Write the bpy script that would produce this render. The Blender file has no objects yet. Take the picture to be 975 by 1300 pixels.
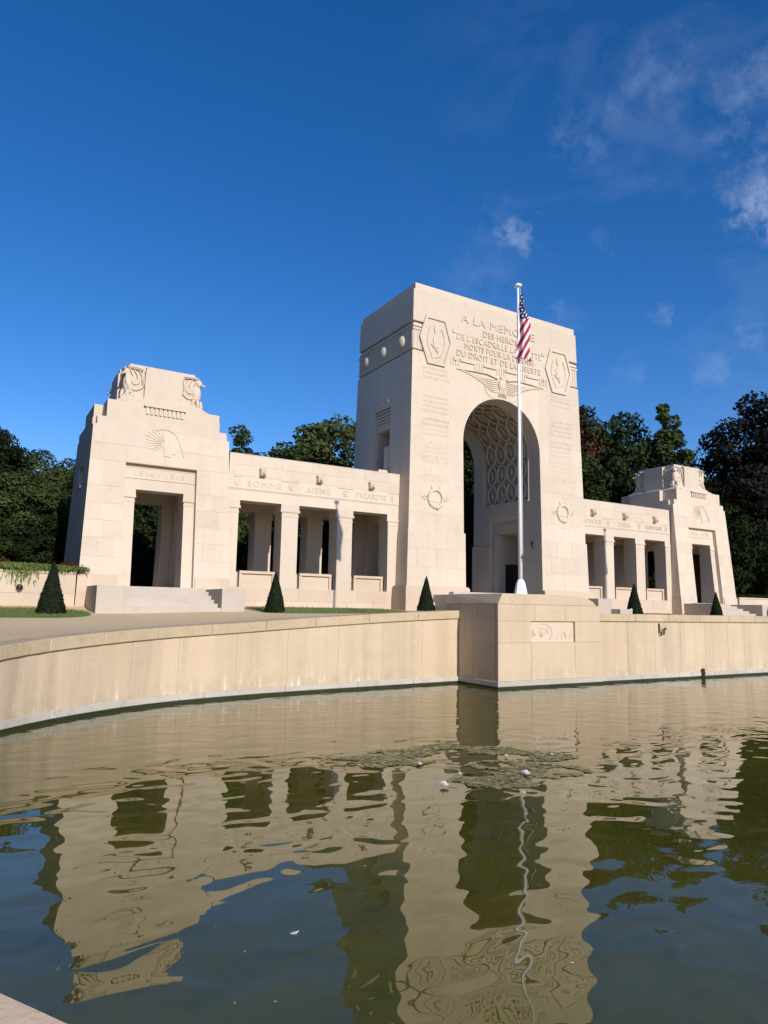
import bpy, bmesh, math, random
import numpy as np
from mathutils import Vector, Matrix
S = bpy.context.scene
COL = S.collection
rad = math.radians
# ------------------------------------------------------------------ camera
cam_d = bpy.data.cameras.new('camera')
cam = bpy.data.objects.new('camera', cam_d)
COL.objects.link(cam)
yaw, pit, rol = rad(30.651), rad(7.859), rad(1.035)
_r = Vector((math.cos(yaw), -math.sin(yaw), 0))
_f = Vector((math.sin(yaw) * math.cos(pit), math.cos(yaw) * math.cos(pit), math.sin(pit)))
_u = _r.cross(_f)
_rc = _r * math.cos(rol) + _u * math.sin(rol)
_uc = _u * math.cos(rol) - _r * math.sin(rol)
M = Matrix((( _rc.x, _uc.x, -_f.x, -23.019), (_rc.y, _uc.y, -_f.y, -27.757), (_rc.z, _uc.z, -_f.z, 0.041), (0, 0, 0, 1)))
cam.matrix_world = M
cam_d.sensor_fit = 'HORIZONTAL'
cam_d.sensor_width = 36
cam_d.lens = 36 * 880.1 / 975
cam_d.clip_end = 5000
S.camera = cam
# ------------------------------------------------------------------ world + sun
SUN_DIR = Vector((0.033, -1.0, 0.481)).normalized()
sun_el = math.asin(SUN_DIR.z)
w = bpy.data.worlds.new('World')
S.world = w
w.use_nodes = True
nt = w.node_tree
nt.nodes.clear()
N = nt.nodes.new
out = N('ShaderNodeOutputWorld')
bg = N('ShaderNodeBackground')
bg.inputs['Strength'].default_value = 0.112
sky = N('ShaderNodeTexSky')
sky.sky_type = 'NISHITA'
sky.sun_disc = False
sky.sun_elevation = sun_el
sky.sun_rotation = math.atan2(SUN_DIR.x, SUN_DIR.y)
sky.altitude = 300
sky.air_density = 1.0
sky.dust_density = 0.25
sky.ozone_density = 3.0
sat = N('ShaderNodeHueSaturation')
sat.inputs['Saturation'].default_value = 1.33
sat.inputs['Value'].default_value = 1.0
nt.links.new(sky.outputs[0], sat.inputs['Color'])
# thin cirrus, thicker towards the right-hand side of the view
tc = N('ShaderNodeTexCoord')
def wnode(t, **kw):
    n = N(t)
    for k, v in kw.items():
        setattr(n, k, v)
    return n
mp = N('ShaderNodeMapping')
mp.inputs['Rotation'].default_value = (0.3, 0.5, 0.4)
mp.inputs['Scale'].default_value = (1.0, 1.6, 3.0)
nt.links.new(tc.outputs['Generated'], mp.inputs['Vector'])
n1 = N('ShaderNodeTexNoise')
n1.inputs['Scale'].default_value = 3.4
n1.inputs['Detail'].default_value = 9
n1.inputs['Roughness'].default_value = 0.62
n1.inputs['Distortion'].default_value = 0.5
nt.links.new(mp.outputs[0], n1.inputs['Vector'])
rampc = N('ShaderNodeMapRange')
rampc.inputs['From Min'].default_value = 0.50
rampc.inputs['From Max'].default_value = 0.86
nt.links.new(n1.outputs['Fac'], rampc.inputs['Value'])
wn = N('ShaderNodeTexNoise'); wn.inputs['Scale'].default_value = 22; wn.inputs['Detail'].default_value = 6; wn.inputs['Roughness'].default_value = 0.6
nt.links.new(tc.outputs['Generated'], wn.inputs['Vector'])
wsub = N('ShaderNodeVectorMath'); wsub.operation = 'SUBTRACT'; nt.links.new(wn.outputs['Color'], wsub.inputs[0]); wsub.inputs[1].default_value = (.5, .5, .5)
wmul = N('ShaderNodeVectorMath'); wmul.operation = 'MULTIPLY_ADD'; nt.links.new(wsub.outputs[0], wmul.inputs[0]); wmul.inputs[1].default_value = (.11, .11, .07); nt.links.new(tc.outputs['Generated'], wmul.inputs[2])
wob = wmul.outputs[0]
def blob(u, v, inner, outer):
    """soft region of sky round the direction seen at photo pixel u, v"""
    d = (_rc * (u - 487.5) - _uc * (v - 650) + _f * 880.1).normalized()
    dot = N('ShaderNodeVectorMath'); dot.operation = 'DOT_PRODUCT'
    nrm = N('ShaderNodeVectorMath'); nrm.operation = 'NORMALIZE'
    nt.links.new(wob if wob is not None else tc.outputs['Generated'], nrm.inputs[0])
    nt.links.new(nrm.outputs['Vector'], dot.inputs[0])
    dot.inputs[1].default_value = d
    r = N('ShaderNodeMapRange'); r.interpolation_type = 'SMOOTHSTEP'
    r.inputs['From Min'].default_value = math.cos(outer)
    r.inputs['From Max'].default_value = math.cos(inner)
    nt.links.new(dot.outputs['Value'], r.inputs['Value'])
    return r.outputs[0]
def mth(op, a, b):
    n = N('ShaderNodeMath'); n.operation = op
    for i, x in enumerate((a, b)):
        if isinstance(x, (int, float)):
            n.inputs[i].default_value = x
        else:
            nt.links.new(x, n.inputs[i])
    return n.outputs[0]
broad = blob(1010, 110, 0.05, 0.50)
# small puffs
n2 = N('ShaderNodeTexNoise')
n2.inputs['Scale'].default_value = 34
n2.inputs['Detail'].default_value = 7
n2.inputs['Roughness'].default_value = 0.65
nt.links.new(tc.outputs['Generated'], n2.inputs['Vector'])
puff = N('ShaderNodeMapRange')
puff.inputs['From Min'].default_value = 0.40
puff.inputs['From Max'].default_value = 0.85
nt.links.new(n2.outputs['Fac'], puff.inputs['Value'])
small = None
for (u, v, ri, ro, k) in ((655, 291, 0.0, 0.034, 0.8), (630, 288, 0.0, 0.04, 0.3), (975, 258, 0.0, 0.06, 1.0), (950, 240, 0.0, 0.05, 0.5), (850, 399, 0.0, 0.02, 0.35), (715, 405, 0.0, 0.03, 0.25), (762, 308, 0.0, 0.018, 0.2),
                          (900, 470, 0.0, 0.03, 0.3), (952, 436, 0.0, 0.025, 0.4), (970, 125, 0.0, 0.07, 0.42), (835, 95, 0.0, 0.06, 0.3), (742, 165, 0.0, 0.05, 0.25), (800, 470, 0.0, 0.03, 0.18), (610, 365, 0.0, 0.07, 0.16)):
    x = mth('MULTIPLY', blob(u, v, ri, ro), k)
    small = x if small is None else mth('MAXIMUM', small, x)
small = mth('MULTIPLY', small, puff.outputs[0])
thin = mth('MULTIPLY', mth('MULTIPLY', broad, rampc.outputs[0]), 0.085)
cl = mth('MINIMUM', mth('ADD', thin, mth('MULTIPLY', small, 0.40)), 0.9)
mixc = N('ShaderNodeMix'); mixc.data_type = 'RGBA'
nt.links.new(cl, mixc.inputs['Factor'])
tintn = N('ShaderNodeMix'); tintn.data_type = 'RGBA'; tintn.blend_type = 'MULTIPLY'; tintn.inputs['Factor'].default_value = 1
nt.links.new(sat.outputs[0], tintn.inputs[6]); tintn.inputs[7].default_value = (0.97, 0.93, 1.12, 1)
nt.links.new(tintn.outputs[2], mixc.inputs[6])
mixc.inputs[7].default_value = (7.6, 8.5, 9.6, 1)
nt.links.new(mixc.outputs[2], bg.inputs['Color'])
nt.links.new(bg.outputs[0], out.inputs['Surface'])

sd = bpy.data.lights.new('sun', 'SUN')
sd.energy = 4.2
sd.angle = rad(0.5)
sd.color = (1.0, 0.925, 0.83)
so = bpy.data.objects.new('sun', sd)
so.rotation_euler = (-SUN_DIR).to_track_quat('-Z', 'Y').to_euler()
COL.objects.link(so)
S.view_settings.view_transform = 'Standard'
S.view_settings.look = 'None'
S.view_settings.exposure = 0.2
S.view_settings.gamma = 1
S.view_settings.use_curve_mapping = False
S.cycles.max_bounces = 8
S.cycles.use_denoising = True

# ------------------------------------------------------------------ helpers
ORG = {}
def setp(o, label=None, cat=None, group=None, kind=None):
    if label: o['label'] = label
    if cat: o['category'] = cat
    if group: o['group'] = group
    if kind: o['kind'] = kind
    return o
def thing(name, label, cat, loc, group=None):
    o = bpy.data.objects.new(name, None)
    o.empty_display_size = 0.3
    o.location = loc
    COL.objects.link(o)
    ORG[o.name] = Vector(loc)
    return setp(o, label, cat, group)
def link(name, me, parent=None, loc=None):
    o = bpy.data.objects.new(name, me)
    COL.objects.link(o)
    if parent is not None:
        o.parent = parent
    if loc is not None:
        o.location = loc
    return o
class MB:
    """collects vertices and faces in world coordinates, then links them as one mesh object"""
    def __init__(self, s=1):
        self.v = []; self.f = []; self.s = s
    def add(self, vs, fs):
        b = len(self.v)
        self.v += [(self.s * p[0], p[1], p[2]) for p in vs]
        self.f += [tuple(b + i for i in f) for f in fs]
        return self
    def hexa(self, p):  # bottom 4 (ccw) + top 4
        return self.add(p, [(3, 2, 1, 0), (4, 5, 6, 7), (0, 1, 5, 4), (1, 2, 6, 5), (2, 3, 7, 6), (3, 0, 4, 7)])
    def box(self, x0, x1, y0, y1, z0, z1):
        return self.hexa([(x0, y0, z0), (x1, y0, z0), (x1, y1, z0), (x0, y1, z0), (x0, y0, z1), (x1, y0, z1), (x1, y1, z1), (x0, y1, z1)])
    def tap(self, z0, z1, x0, x1, y0, y1):
        """tapered box; each limit is a number or a function of z"""
        g = lambda q, z: q(z) if callable(q) else q
        P = []
        for z in (z0, z1):
            P += [(g(x0, z), g(y0, z), z), (g(x1, z), g(y0, z), z), (g(x1, z), g(y1, z), z), (g(x0, z), g(y1, z), z)]
        return self.hexa(P)
    def prism(self, A, B):
        n = len(A)
        return self.add(list(A) + list(B), [tuple(range(n - 1, -1, -1)), tuple(range(n, 2 * n))] + [(i, (i + 1) % n, n + (i + 1) % n, n + i) for i in range(n)])
    def tube(self, pts, r, n=6, closed=False, up=(0, -1, 0)):
        """round bar along points; r a number or list"""
        pts = [Vector(p) for p in pts]; k = len(pts); base = len(self.v)
        vs = []
        for i, p in enumerate(pts):
            a = pts[i - 1] if (i > 0 or closed) else p
            c = pts[(i + 1) % k] if (i < k - 1 or closed) else p
            t = (c - a).normalized()
            u = t.cross(Vector(up))
            if u.length < 1e-4: u = t.cross(Vector((1, 0, 0)))
            u.normalize(); v2 = t.cross(u)
            rr = r[i] if isinstance(r, (list, tuple)) else r
            for j in range(n):
                an = 2 * math.pi * j / n
                vs.append(p + u * (rr * math.cos(an)) + v2 * (rr * math.sin(an)))
        fs = []
        for i in range(k if closed else k - 1):
            for j in range(n):
                a0 = i * n + j; a1 = i * n + (j + 1) % n
                b0 = ((i + 1) % k) * n + j; b1 = ((i + 1) % k) * n + (j + 1) % n
                fs.append((a0, a1, b1, b0))
        if not closed:
            fs.append(tuple(range(n - 1, -1, -1))); fs.append(tuple(range((k - 1) * n, k * n)))
        return self.add(vs, fs)
    def ell(self, c, r, nu=12, nv=7, cut=None):
        vs = []; fs = []
        for i in range(nv + 1):
            th = math.pi * i / nv
            for j in range(nu):
                ph = 2 * math.pi * j / nu
                vs.append((c[0] + r[0] * math.sin(th) * math.cos(ph), c[1] + r[1] * math.sin(th) * math.sin(ph), c[2] + r[2] * math.cos(th)))
        for i in range(nv):
            for j in range(nu):
                a, b = i * nu + j, i * nu + (j + 1) % nu
                fs.append((a, b, b + nu, a + nu))
        return self.add(vs, fs)
    def build(self, name, mat, parent=None, smooth=False, origin=None, fix=True, kind=None, label=None, bev=0):
        root = parent
        o0 = origin
        if o0 is None and parent is not None:
            o0 = ORG[parent.name]
        o0 = Vector(o0) if o0 is not None else Vector((0, 0, 0))
        me = bpy.data.meshes.new(name)
        me.from_pydata([(p[0] - o0.x, p[1] - o0.y, p[2] - o0.z) for p in self.v], [], self.f)
        if fix:
            bm = bmesh.new(); bm.from_mesh(me)
            bmesh.ops.remove_doubles(bm, verts=bm.verts, dist=1e-5)
            bmesh.ops.recalc_face_normals(bm, faces=bm.faces)
            bm.to_mesh(me); bm.free()
        if smooth:
            me.polygons.foreach_set('use_smooth', [True] * len(me.polygons))
        me.materials.append(mat)
        o = link(name, me, parent, None if parent is not None else o0)
        ORG[o.name] = o0
        if bev:
            md = o.modifiers.new('bevel', 'BEVEL'); md.width = bev; md.segments = 1; md.limit_method = 'ANGLE'
        if kind: o['kind'] = kind
        if label: o['label'] = label
        return o
def quads_mesh(name, Q, mat, tint=None):
    """fast mesh of loose quads, Q of shape (n,4,3)"""
    n = len(Q)
    me = bpy.data.meshes.new(name)
    me.vertices.add(4 * n); me.loops.add(4 * n); me.polygons.add(n)
    me.vertices.foreach_set('co', np.ascontiguousarray(Q, np.float32).ravel())
    me.loops.foreach_set('vertex_index', np.arange(4 * n, dtype=np.int32))
    me.polygons.foreach_set('loop_start', np.arange(0, 4 * n, 4, dtype=np.int32))
    me.update(); me.validate()
    me.materials.append(mat)
    if tint is not None:
        a = me.attributes.new('tint', 'FLOAT', 'POINT')
        a.data.foreach_set('value', np.repeat(np.asarray(tint, np.float32), 4))
    return me

# ------------------------------------------------------------------ materials
def mat_new(name):
    m = bpy.data.materials.new(name); m.use_nodes = True
    t = m.node_tree
    return m, t, t.nodes['Principled BSDF']
def nd(t, typ, ins=None, **kw):
    n = t.nodes.new(typ)
    for k, v in kw.items(): setattr(n, k, v)
    for k, v in (ins or {}).items():
        if hasattr(v, 'is_output') or isinstance(v, bpy.types.NodeSocket):
            t.links.new(v, n.inputs[k])
        else:
            n.inputs[k].default_value = v
    return n
def plain(name, col, rough=0.6, metal=0.0, spec=0.5):
    m, t, p = mat_new(name)
    p.inputs['Base Color'].default_value = (*col, 1)
    p.inputs['Roughness'].default_value = rough
    p.inputs['Metallic'].default_value = metal
    p.inputs['Specular IOR Level'].default_value = spec
    return m
def mapped_noise(t, scale, detail=5, rough=0.55, vscale=(1, 1, 1), off=(0, 0, 0), dist=0.0):
    g = nd(t, 'ShaderNodeNewGeometry')
    mp = nd(t, 'ShaderNodeMapping', {'Vector': g.outputs['Position'], 'Scale': vscale, 'Location': off})
    return nd(t, 'ShaderNodeTexNoise', {'Vector': mp.outputs[0], 'Scale': scale, 'Detail': detail, 'Roughness': rough, 'Distortion': dist}).outputs['Fac']
def remap(t, v, a, b, c=0.0, d=1.0):
    return nd(t, 'ShaderNodeMapRange', {'Value': v, 'From Min': a, 'From Max': b, 'To Min': c, 'To Max': d}).outputs[0]
def mixcol(t, fac, a, b, mode='MIX'):
    n = nd(t, 'ShaderNodeMix', data_type='RGBA', blend_type=mode)
    for i, x in ((0, fac), (6, a), (7, b)):
        if isinstance(x, (int, float)): n.inputs[i].default_value = x
        elif isinstance(x, tuple): n.inputs[i].default_value = (*x[:3], 1)
        else: t.links.new(x, n.inputs[i])
    return n.outputs[2]
def stone(name, col, col2, streak=0.0, streak_col=(0.3, 0.26, 0.2), grain=0.004, blotch=0.6, pit=0.0, rough=0.85, lime=True):
    m, t, p = mat_new(name)
    big = mapped_noise(t, 0.35, 4, 0.6)
    mid = mapped_noise(t, 2.2, 6, 0.65, off=(7, 3, 1))
    fine = mapped_noise(t, 26, 4, 0.7)
    c = mixcol(t, remap(t, big, 0.35, 0.68), col, col2)
    c = mixcol(t, remap(t, mid, 0.52, 0.78, 0, blotch), c, tuple(x * 0.86 for x in col2))
    oi = nd(t, 'ShaderNodeObjectInfo')
    rnd = remap(t, oi.outputs['Random'], 0, 1, 0.935, 1.035)
    fv = remap(t, fine, 0.25, 0.75, 0.95, 1.05)
    k = nd(t, 'ShaderNodeMath', {0: rnd, 1: fv}, operation='MULTIPLY').outputs[0]
    c = mixcol(t, 1.0, c, nd(t, 'ShaderNodeCombineColor', {'Red': k, 'Green': k, 'Blue': k}).outputs[0], 'MULTIPLY')
    if streak > 0:
        s1 = mapped_noise(t, 1.6, 5, 0.6, (1, 1, 0.06), (3, 9, 0))
        s2 = mapped_noise(t, 7.0, 4, 0.6, (1, 1, 0.05), (1, 2, 0))
        s = nd(t, 'ShaderNodeMath', {0: remap(t, s1, 0.43, 0.66), 1: remap(t, s2, 0.3, 0.75, 0.35, 1.0)}, operation='MULTIPLY').outputs[0]
        s = nd(t, 'ShaderNodeMath', {0: s, 1: streak}, operation='MULTIPLY').outputs[0]
        c = mixcol(t, s, c, streak_col)
        if lime: lime_n = mapped_noise(t, 5.0, 4, 0.7, (1, 1, 2.2), (11, 5, 4), 1.5)
        if lime:
            c = mixcol(t, remap(t, lime_n, 0.60, 0.74, 0, 0.4), c, (0.74, 0.66, 0.54))
            zz = nd(t, 'ShaderNodeSeparateXYZ', {0: nd(t, 'ShaderNodeNewGeometry').outputs['Position']}).outputs['Z']
            drip = mapped_noise(t, 9.0, 3, 0.6, (1, 1, 0.10), (6, 1, 3))
            dk = nd(t, 'ShaderNodeMath', {0: remap(t, drip, 0.58, 0.72), 1: remap(t, zz, -1.45, -1.9, 0, 0.8)}, operation='MULTIPLY').outputs[0]
            c = mixcol(t, dk, c, (0.74, 0.70, 0.62))
            damp = nd(t, 'ShaderNodeMath', {0: remap(t, mapped_noise(t, 2.5, 6, 0.7, off=(9, 9, 2)), 0.4, 0.65), 1: remap(t, zz, -1.5, -1.85, 0, 0.45)}, operation='MULTIPLY').outputs[0]
            c = mixcol(t, damp, c, (0.33, 0.27, 0.18))
    if pit > 0:
        vo = mapped_noise(t, 14, 5, 0.75, off=(2, 8, 5))
        c = mixcol(t, remap(t, vo, 0.56, 0.68, 0, pit), c, tuple(x * 0.55 for x in col2))
    t.links.new(c, p.inputs['Base Color'])
    p.inputs['Roughness'].default_value = rough
    p.inputs['Specular IOR Level'].default_value = 0.25
    b = nd(t, 'ShaderNodeBump', {'Height': fine, 'Strength': 0.6, 'Distance': grain})
    b2 = nd(t, 'ShaderNodeBump', {'Height': mid, 'Strength': 0.5, 'Distance': 0.02, 'Normal': b.outputs[0]})
    t.links.new(b2.outputs[0], p.inputs['Normal'])
    return m
LIME = stone('limestone', (0.605, 0.515, 0.415), (0.57, 0.478, 0.375), streak=0.22, streak_col=(0.42, 0.36, 0.29), lime=False)
LIMEW = stone('limestone_warm', (0.58, 0.47, 0.37), (0.53, 0.42, 0.315))
STEPM = stone('grey_granite', (0.49, 0.435, 0.37), (0.44, 0.39, 0.33), grain=0.006)
POOLM = stone('pool_stone', (0.56, 0.445, 0.32), (0.53, 0.405, 0.275), streak=0.7, streak_col=(0.33, 0.275, 0.195), blotch=0.5)
COPM = stone('coping_stone', (0.55, 0.435, 0.295), (0.45, 0.35, 0.225), pit=0.8, grain=0.016, blotch=0.9, streak=0.5, streak_col=(0.40, 0.30, 0.17))
FOOTM = stone('footing_concrete', (0.52, 0.475, 0.40), (0.40, 0.37, 0.31), pit=0.75, blotch=0.9)
ALGM = stone('algae_stone', (0.035, 0.042, 0.022), (0.02, 0.026, 0.014), rough=0.45)
RIMM = stone('rim_stone', (0.76, 0.57, 0.39), (0.70, 0.52, 0.35), grain=0.006, pit=0.4)
PAVE = stone('floor_stone', (0.5, 0.42, 0.34), (0.44, 0.37, 0.30))
WHITE = plain('white_paint', (0.82, 0.82, 0.84), 0.35)
BRONZE = plain('dark_bronze', (0.05, 0.04, 0.03), 0.5, 0.7)
RUST = plain('rusty_iron', (0.10, 0.045, 0.025), 0.8, 0.2)
BLACKM = plain('dark_metal', (0.012, 0.012, 0.014), 0.5)
MOSS = plain('moss', (0.02, 0.03, 0.012), 0.9)
# gravel
m, t, p = mat_new('gravel')
g1 = mapped_noise(t, 60, 3, 0.7); g2 = mapped_noise(t, 0.5, 5, 0.6); g3 = mapped_noise(t, 9, 4, 0.7)
vor = nd(t, 'ShaderNodeTexVoronoi', {'Vector': nd(t, 'ShaderNodeNewGeometry').outputs['Position'], 'Scale': 38.0})
c = mixcol(t, remap(t, g2, 0.3, 0.7), (0.80, 0.62, 0.37), (0.73, 0.56, 0.33))
c = mixcol(t, remap(t, vor.outputs['Distance'], 0.25, 0.6, 0, 0.35), c, (0.38, 0.31, 0.22))
c = mixcol(t, remap(t, g3, 0.55, 0.75, 0, 0.5), c, (0.55, 0.44, 0.30))
gp = nd(t, 'ShaderNodeSeparateXYZ', {0: nd(t, 'ShaderNodeNewGeometry').outputs['Position']})
ax_ = nd(t, 'ShaderNodeMath', {0: gp.outputs['X']}, operation='ABSOLUTE').outputs[0]
c = mixcol(t, remap(t, mapped_noise(t, 16, 3, 0.8, off=(3, 3, 3)), 0.42, 0.66, 0, 0.55), c, (0.46, 0.36, 0.235))
c = mixcol(t, remap(t, mapped_noise(t, 1.3, 5, 0.7, (1, .5, 1), off=(1, 7, 3)), 0.5, 0.7, 0, 0.35), c, (0.60, 0.50, 0.37))
g_out = nd(t, 'ShaderNodeMath', {0: remap(t, ax_, 30, 31), 1: nd(t, 'ShaderNodeMath', {0: remap(t, gp.outputs['Y'], -33, -32, 1, 0), 1: remap(t, gp.outputs['Y'], 6, 7)}, operation='MAXIMUM').outputs[0]}, operation='MAXIMUM').outputs[0]
c = mixcol(t, g_out, c, mixcol(t, remap(t, mapped_noise(t, 0.4, 6, 0.6), 0.3, 0.7), (0.05, 0.075, 0.02), (0.075, 0.085, 0.03)))
t.links.new(c, p.inputs['Base Color']); p.inputs['Roughness'].default_value = 0.95; p.inputs['Specular IOR Level'].default_value = 0.1
t.links.new(nd(t, 'ShaderNodeBump', {'Height': vor.outputs['Distance'], 'Strength': 1.0, 'Distance': 0.012}).outputs[0], p.inputs['Normal'])
GRAVEL = m
# earth / lawn base
m, t, p = mat_new('earth')
c = mixcol(t, remap(t, mapped_noise(t, 0.8, 6, 0.6), 0.3, 0.7), (0.035, 0.045, 0.018), (0.05, 0.04, 0.022))
t.links.new(c, p.inputs['Base Color']); p.inputs['Roughness'].default_value = 1.0
EARTH = m
m, t, p = mat_new('lawn')
c = mixcol(t, remap(t, mapped_noise(t, 3, 6, 0.7), 0.3, 0.7), (0.09, 0.13, 0.03), (0.13, 0.155, 0.05))
t.links.new(c, p.inputs['Base Color']); p.inputs['Roughness'].default_value = 1.0
LAWN = m
def foliage(name, a, b, trans=0.25, rough=0.55, spec=0.3):
    m, t, p = mat_new(name)
    at = nd(t, 'ShaderNodeAttribute', attribute_name='tint')
    oi = nd(t, 'ShaderNodeObjectInfo')
    k = nd(t, 'ShaderNodeMath', {0: at.outputs['Fac'], 1: remap(t, oi.outputs['Random'], 0, 1, -0.18, 0.18)}, operation='ADD').outputs[0]
    c = mixcol(t, nd(t, 'ShaderNodeClamp', {'Value': k}).outputs[0], a, b)
    t.links.new(c, p.inputs['Base Color'])
    p.inputs['Roughness'].default_value = rough
    p.inputs['Specular IOR Level'].default_value = spec
    tr = nd(t, 'ShaderNodeBsdfTranslucent'); t.links.new(c, tr.inputs['Color'])
    mx = nd(t, 'ShaderNodeMixShader', {0: trans, 1: p.outputs[0], 2: tr.outputs[0]})
    t.links.new(mx.outputs[0], t.nodes['Material Output'].inputs['Surface'])
    return m
F_GREEN = foliage('leaf_green', (0.032, 0.053, 0.017), (0.108, 0.135, 0.042), .3, .7, .15)
F_DARK = foliage('leaf_dark', (0.013, 0.023, 0.008), (0.045, 0.064, 0.020), .25, .75, .12)
F_COPPER = foliage('leaf_copper', (0.007, 0.008, 0.006), (0.021, 0.019, 0.013), .15, .7, .15)
F_RUST = foliage('leaf_rust', (0.06, 0.022, 0.012), (0.13, 0.05, 0.025))
F_YEW = foliage('leaf_yew', (0.007, 0.014, 0.006), (0.019, 0.032, 0.011), 0.05, 0.7, 0.15)
F_GRASS = foliage('blade_green', (0.08, 0.14, 0.025), (0.17, 0.24, 0.06), 0.3)
F_FERN = foliage('fern_green', (0.11, 0.17, 0.04), (0.24, 0.32, 0.09), 0.35)
m, t, p = mat_new('bark')
c = mixcol(t, remap(t, mapped_noise(t, 6, 5, 0.7, (1, 1, 0.2)), 0.3, 0.7), (0.05, 0.04, 0.03), (0.10, 0.085, 0.065))
t.links.new(c, p.inputs['Base Color']); p.inputs['Roughness'].default_value = 0.95
BARK = m
# water
m, t, p = mat_new('pond_water')
c = mixcol(t, remap(t, mapped_noise(t, 0.55, 6, 0.6), 0.35, 0.7), (0.055, 0.056, 0.008), (0.084, 0.075, 0.012))
c = mixcol(t, remap(t, mapped_noise(t, 2.6, 7, 0.75, off=(4, 4, 0)), 0.50, 0.74, 0, 0.6), c, (0.026, 0.028, 0.008))
t.links.new(c, p.inputs['Base Color'])
p.inputs['Roughness'].default_value = 0.0
p.inputs['IOR'].default_value = 1.68
p.inputs['Specular Tint'].default_value = (1.0, 0.91, 0.50, 1)
w1 = mapped_noise(t, 0.8, 1, 0.4, (1.0, 1.35, 1), dist=0.4)
w2 = mapped_noise(t, 2.3, 0, 0.4, (0.9, 1.2, 1), (5, 1, 0), 0.6)
w3 = mapped_noise(t, 5.5, 1, 0.5, (0.6, 1.4, 1), (2, 6, 0))
gpos = nd(t, 'ShaderNodeSeparateXYZ', {0: nd(t, 'ShaderNodeNewGeometry').outputs['Position']})
# breezier water away from the sheltered near corner
far = remap(t, gpos.outputs['X'], -15.5, -6.0, 0.03, 1.0)
h3 = nd(t, 'ShaderNodeMath', {0: w3, 1: far}, operation='MULTIPLY').outputs[0]
b1 = nd(t, 'ShaderNodeBump', {'Height': w1, 'Strength': 1.0, 'Distance': 0.0085})
b2 = nd(t, 'ShaderNodeBump', {'Height': w2, 'Strength': 1.0, 'Distance': 0.0095, 'Normal': b1.outputs[0]})
b3 = nd(t, 'ShaderNodeBump', {'Height': h3, 'Strength': 1.0, 'Distance': 0.0045, 'Normal': b2.outputs[0]})
t.links.new(b3.outputs[0], p.inputs['Normal'])
WATER = m
m, t, p = mat_new('lily_pad')
at = nd(t, 'ShaderNodeAttribute', attribute_name='tint')
c = mixcol(t, at.outputs['Fac'], (0.10, 0.105, 0.028), (0.42, 0.34, 0.14))
t.links.new(c, p.inputs['Base Color']); p.inputs['Roughness'].default_value = 0.45
PAD = m
BLOCKM = stone('plinth_stone', (0.56, 0.44, 0.31), (0.52, 0.405, 0.28), streak=0.35, streak_col=(0.40, 0.30, 0.2))
# ------------------------------------------------------------------ ground, pool, water
WZ = -2.10
def sstep(a, b, x):
    x = min(1, max(0, (x - a) / (b - a))); return x * x * (3 - 2 * x)
def ground_z(x, y):
    ax = abs(x)
    if y > -3:
        return -0.2 * min(1, max(0, (-0.3 - y) / 2.7)) - (0.12 * sstep(14, 19, ax) * sstep(0.2, -1.5, y))
    k = 0.057 * max(sstep(9, 19, ax), sstep(-17, -24, y))
    dd = min(-3 - y, 26.0)
    return -0.2 - 0.12 * sstep(14, 19, ax) - k * dd + 0.15 * (1 - sstep(5, 12, ax)) * sstep(-3, -9, y) * (1 - sstep(-17, -24, y))
ARC = [(-10.45, -11.0, 0.0), (-12.8, -11.22, -0.10), (-15.3, -11.45, -0.24), (-17.4, -11.75, -0.37), (-19.4, -12.3, -0.47), (-21.1, -13.3, -0.57), (-22.45, -14.6, -0.68),
       (-23.6, -16.5, -0.85), (-24.2, -18.8, -1.08), (-24.15, -21.0, -1.34), (-23.47, -22.62, -1.60), (-22.635, -24.19, -1.72), (-21.64, -25.6, -1.72), (-19.83, -26.46, -1.72), (-17.0, -26.95, -1.72), (-14.0, -27.2, -1.72), (-7, -27.2, -1.72), (0.0, -27.2, -1.72)]
def spline(P, step=0.1):
    P = [Vector(p) for p in P]; o = []
    for i in range(len(P) - 1):
        a, b, c, d = P[max(i - 1, 0)], P[i], P[i + 1], P[min(i + 2, len(P) - 1)]
        n = max(2, int((c - b).length / step))
        for k in range(n):
            q = k / n
            o.append(0.5 * ((2 * b) + (c - a) * q + (2 * a - 5 * b + 4 * c - d) * q * q + (3 * b - a - 3 * c + d) * q ** 3))
    o.append(P[-1]); return o
PATH = spline(ARC)
CUM = [0.0]
for i in range(1, len(PATH)):
    CUM.append(CUM[-1] + (PATH[i] - PATH[i - 1]).xy.length)
def path_at(d):
    import bisect
    d = min(max(d, 0), CUM[-1]); i = min(max(bisect.bisect_right(CUM, d) - 1, 0), len(PATH) - 2)
    q = (d - CUM[i]) / max(1e-9, CUM[i + 1] - CUM[i])
    p = PATH[i].lerp(PATH[i + 1], q)
    t = (PATH[min(i + 3, len(PATH) - 1)] - PATH[max(i - 2, 0)]).xy.normalized()
    return p, Vector((t.y, -t.x))        # inward normal is -n on this winding: n points away from the pool
def outn(d):
    p, n = path_at(d)
    c = Vector((min(14, max(-14, p.x)), -19.0))
    if (p.xy - c).dot(n) < 0: n = -n
    return p, n
DARC = next(CUM[i] for i in range(len(PATH)) if PATH[i].x > -24 and PATH[i].y < -22.7)
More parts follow.
